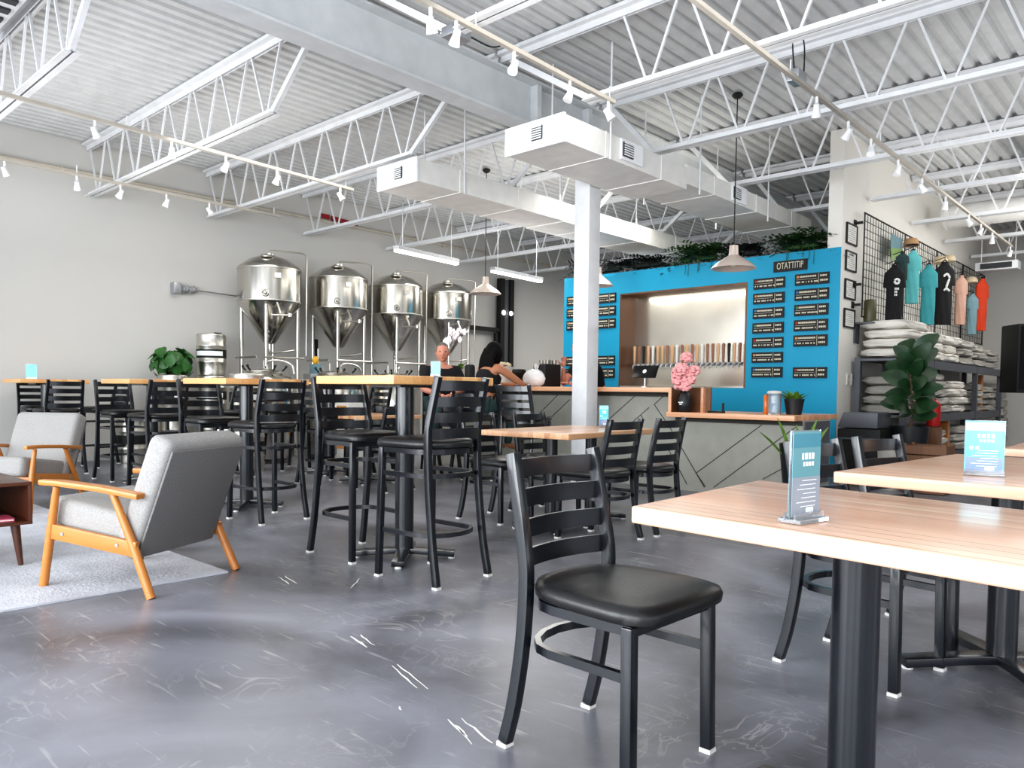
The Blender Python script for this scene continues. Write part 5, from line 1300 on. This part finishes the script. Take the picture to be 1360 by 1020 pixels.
def seated(lean, hl, hr, el=None, er=None, sh=.19, top=.62):
    """seat at z .755, knees forward along +x"""
    z = .84; c = Vector((lean*.8, 0, z+.36))
    J = dict(pel=(0, 0, z), wai=(lean*.35, 0, z+.17), che=tuple(c), nek=(lean*1.05, 0, z+.50), hed=(lean*1.2+.01, 0, z+.575))
    J['shl'] = (c.x, sh, c.z+.075); J['shr'] = (c.x, -sh, c.z+.075)
    J['hal'] = hl; J['har'] = hr
    J['ell'] = el or ((c.x+hl[0])/2-.04, sh+.06, (c.z+hl[2])/2-.05); J['elr'] = er or ((c.x+hr[0])/2-.04, -sh-.06, (c.z+hr[2])/2-.05)
    for s, n in ((1, 'l'), (-1, 'r')):
        J['hp'+n] = (.06, s*.09, z-.015); J['kn'+n] = (.40, s*.11, z-.05); J['an'+n] = (.33, s*.10, .36); J['to'+n] = (.47, s*.11, .33)
    return J
hair = hair_short
Jm = seated(.06, (.34, .12, 1.00), (.34, -.12, 1.00)); Jm['k'] = 1.0
for n in ('pel', 'wai', 'che', 'nek', 'hed', 'shl', 'shr', 'ell', 'elr', 'hpl', 'hpr', 'knl', 'knr'):
    v = Jm[n]; Jm[n] = (v[0], v[1], v[2]-.035)
Jm['hal'] = (.30, .06, .95); Jm['har'] = (.30, -.06, .95)
def hair_buzz(bm): hair_short(bm)
person('man with short grey hair in a black t-shirt seated by the bar', (-7.0, 6.28, 0), math.radians(-32), Jm, M['skin'], M['tblack'], M['tdark'], hair_buzz, math.radians(-8))
Jw = seated(.16, (.60, .02, 1.085), (.56, -.05, 1.085), (.42, .27, 1.075), (.42, -.27, 1.075), .165); Jw['k'] = .86
for n in ('nek', 'hed'):
    v = Jw[n]; Jw[n] = (v[0], v[1], v[2]-.05)
person('woman with long black hair leaning on the bar, seen from behind', (-6.36, 6.33, 0), math.radians(84), Jw, M['skin2'], M['tblack'], M['tdark'], hair_long, .1, True)
z = .93
Js = dict(pel=(0, 0, z), wai=(.06, 0, z+.17), che=(.20, 0, z+.34), nek=(.28, 0, z+.48), hed=(.33, 0, z+.55), shl=(.23, .18, z+.41), shr=(.23, -.18, z+.41), ell=(.44, .22, 1.09), elr=(.46, -.16, 1.09), hal=(.50, -.0, 1.11), har=(.49, -.12, 1.31),
          hpl=(0, .09, z-.03), knl=(.02, .10, .50), anl=(-.02, .10, .09), tol=(.12, .11, .04), hpr=(0, -.09, z-.03), knr=(.02, -.10, .50), anr=(-.02, -.10, .09), tor=(.12, -.11, .04)); Js['k'] = .9
person('person in black leaning an elbow on the bar, mostly hidden by the column', (-5.865, 7.96, 0), math.radians(-101), Js, M['skin'], M['tblack'], M['tdark'], hair_short, 0)
# ------------------------------------------------------------------ light
def area(name, loc, rot, sx, sy, e, col=(1, 1, 1)):
    l = bpy.data.lights.new(name, 'AREA'); l.shape = 'RECTANGLE'; l.size = sx; l.size_y = sy; l.energy = e; l.color = col
    o = bpy.data.objects.new(name, l); COL.objects.link(o); o.location = loc; o.rotation_euler = rot; return o
for i, (x, wf) in enumerate(((-9.7, .30), (-6.7, .6), (-3.7, .95), (-.7, .66), (2.2, .66))):
    area('window_daylight_%d' % i, (x, FY-.02, 1.8), (PI/2, 0, PI) if False else (math.radians(90), 0, 0), 2.6, 2.9, LW*wf, (.93, .97, 1.0))
for i, y in enumerate((-1.4, 1.8, 5.0)):
    area('window_daylight_r%d' % i, (RX-.02, y, 1.8), (math.radians(90), 0, math.radians(90)), 2.8, 2.9, LR, (.95, .98, 1.0))  # made-up side windows: area lights added to brighten the room
for i, (x, y, e) in enumerate(((-8.2, 4.5, 1), (-8.2, 9.5, 1.5), (-3.2, 4.5, .5), (-1.0, 8.5, .6), (-5.8, 8.4, 1.0), (-.8, 13.5, .8), (-7.5, 13.8, 2.2))):
    area('room_fill_%d' % i, (x, y, 3.46), (0, 0, 0), 2.4, 2.4, LF*e, (1.0, .97, .92))
for i, (x, y) in enumerate(((-8.5, 3.5), (-8.5, 9), (-2, 3.5), (-1, 9), (-5.5, 6.5))):
    area('room_uplight_%d' % i, (x, y, 2.75 if i < 4 else 1.7), (PI, 0, 0), 3.5, 3.5, LUP*(1 if i < 4 else .22), (1.0, .99, .97))  # added fill aimed upward to brighten the ceiling, no real fixture
area('wall_wash', (-1.6, 12.6, 3.3), (0, math.radians(62), 0), 1.2, 4.5, 46, (1, .98, .95))
area('niche_light', ((NX0+NX1)/2, TY+.10, NZ1-.04), (math.radians(25), 0, 0), 1.8, .1, 3.5, (1, .96, .88))  # unseen fill added to brighten the steel panel, not a fitted lamp
w = bpy.data.worlds.new('world'); SC.world = w; w.use_nodes = True
w.node_tree.nodes['Background'].inputs[0].default_value = (.80, .88, 1.0, 1); w.node_tree.nodes['Background'].inputs[1].default_value = LWORLD
SC.view_settings.view_transform = VT
SC.view_settings.look = LOOK; SC.view_settings.exposure = EXPO
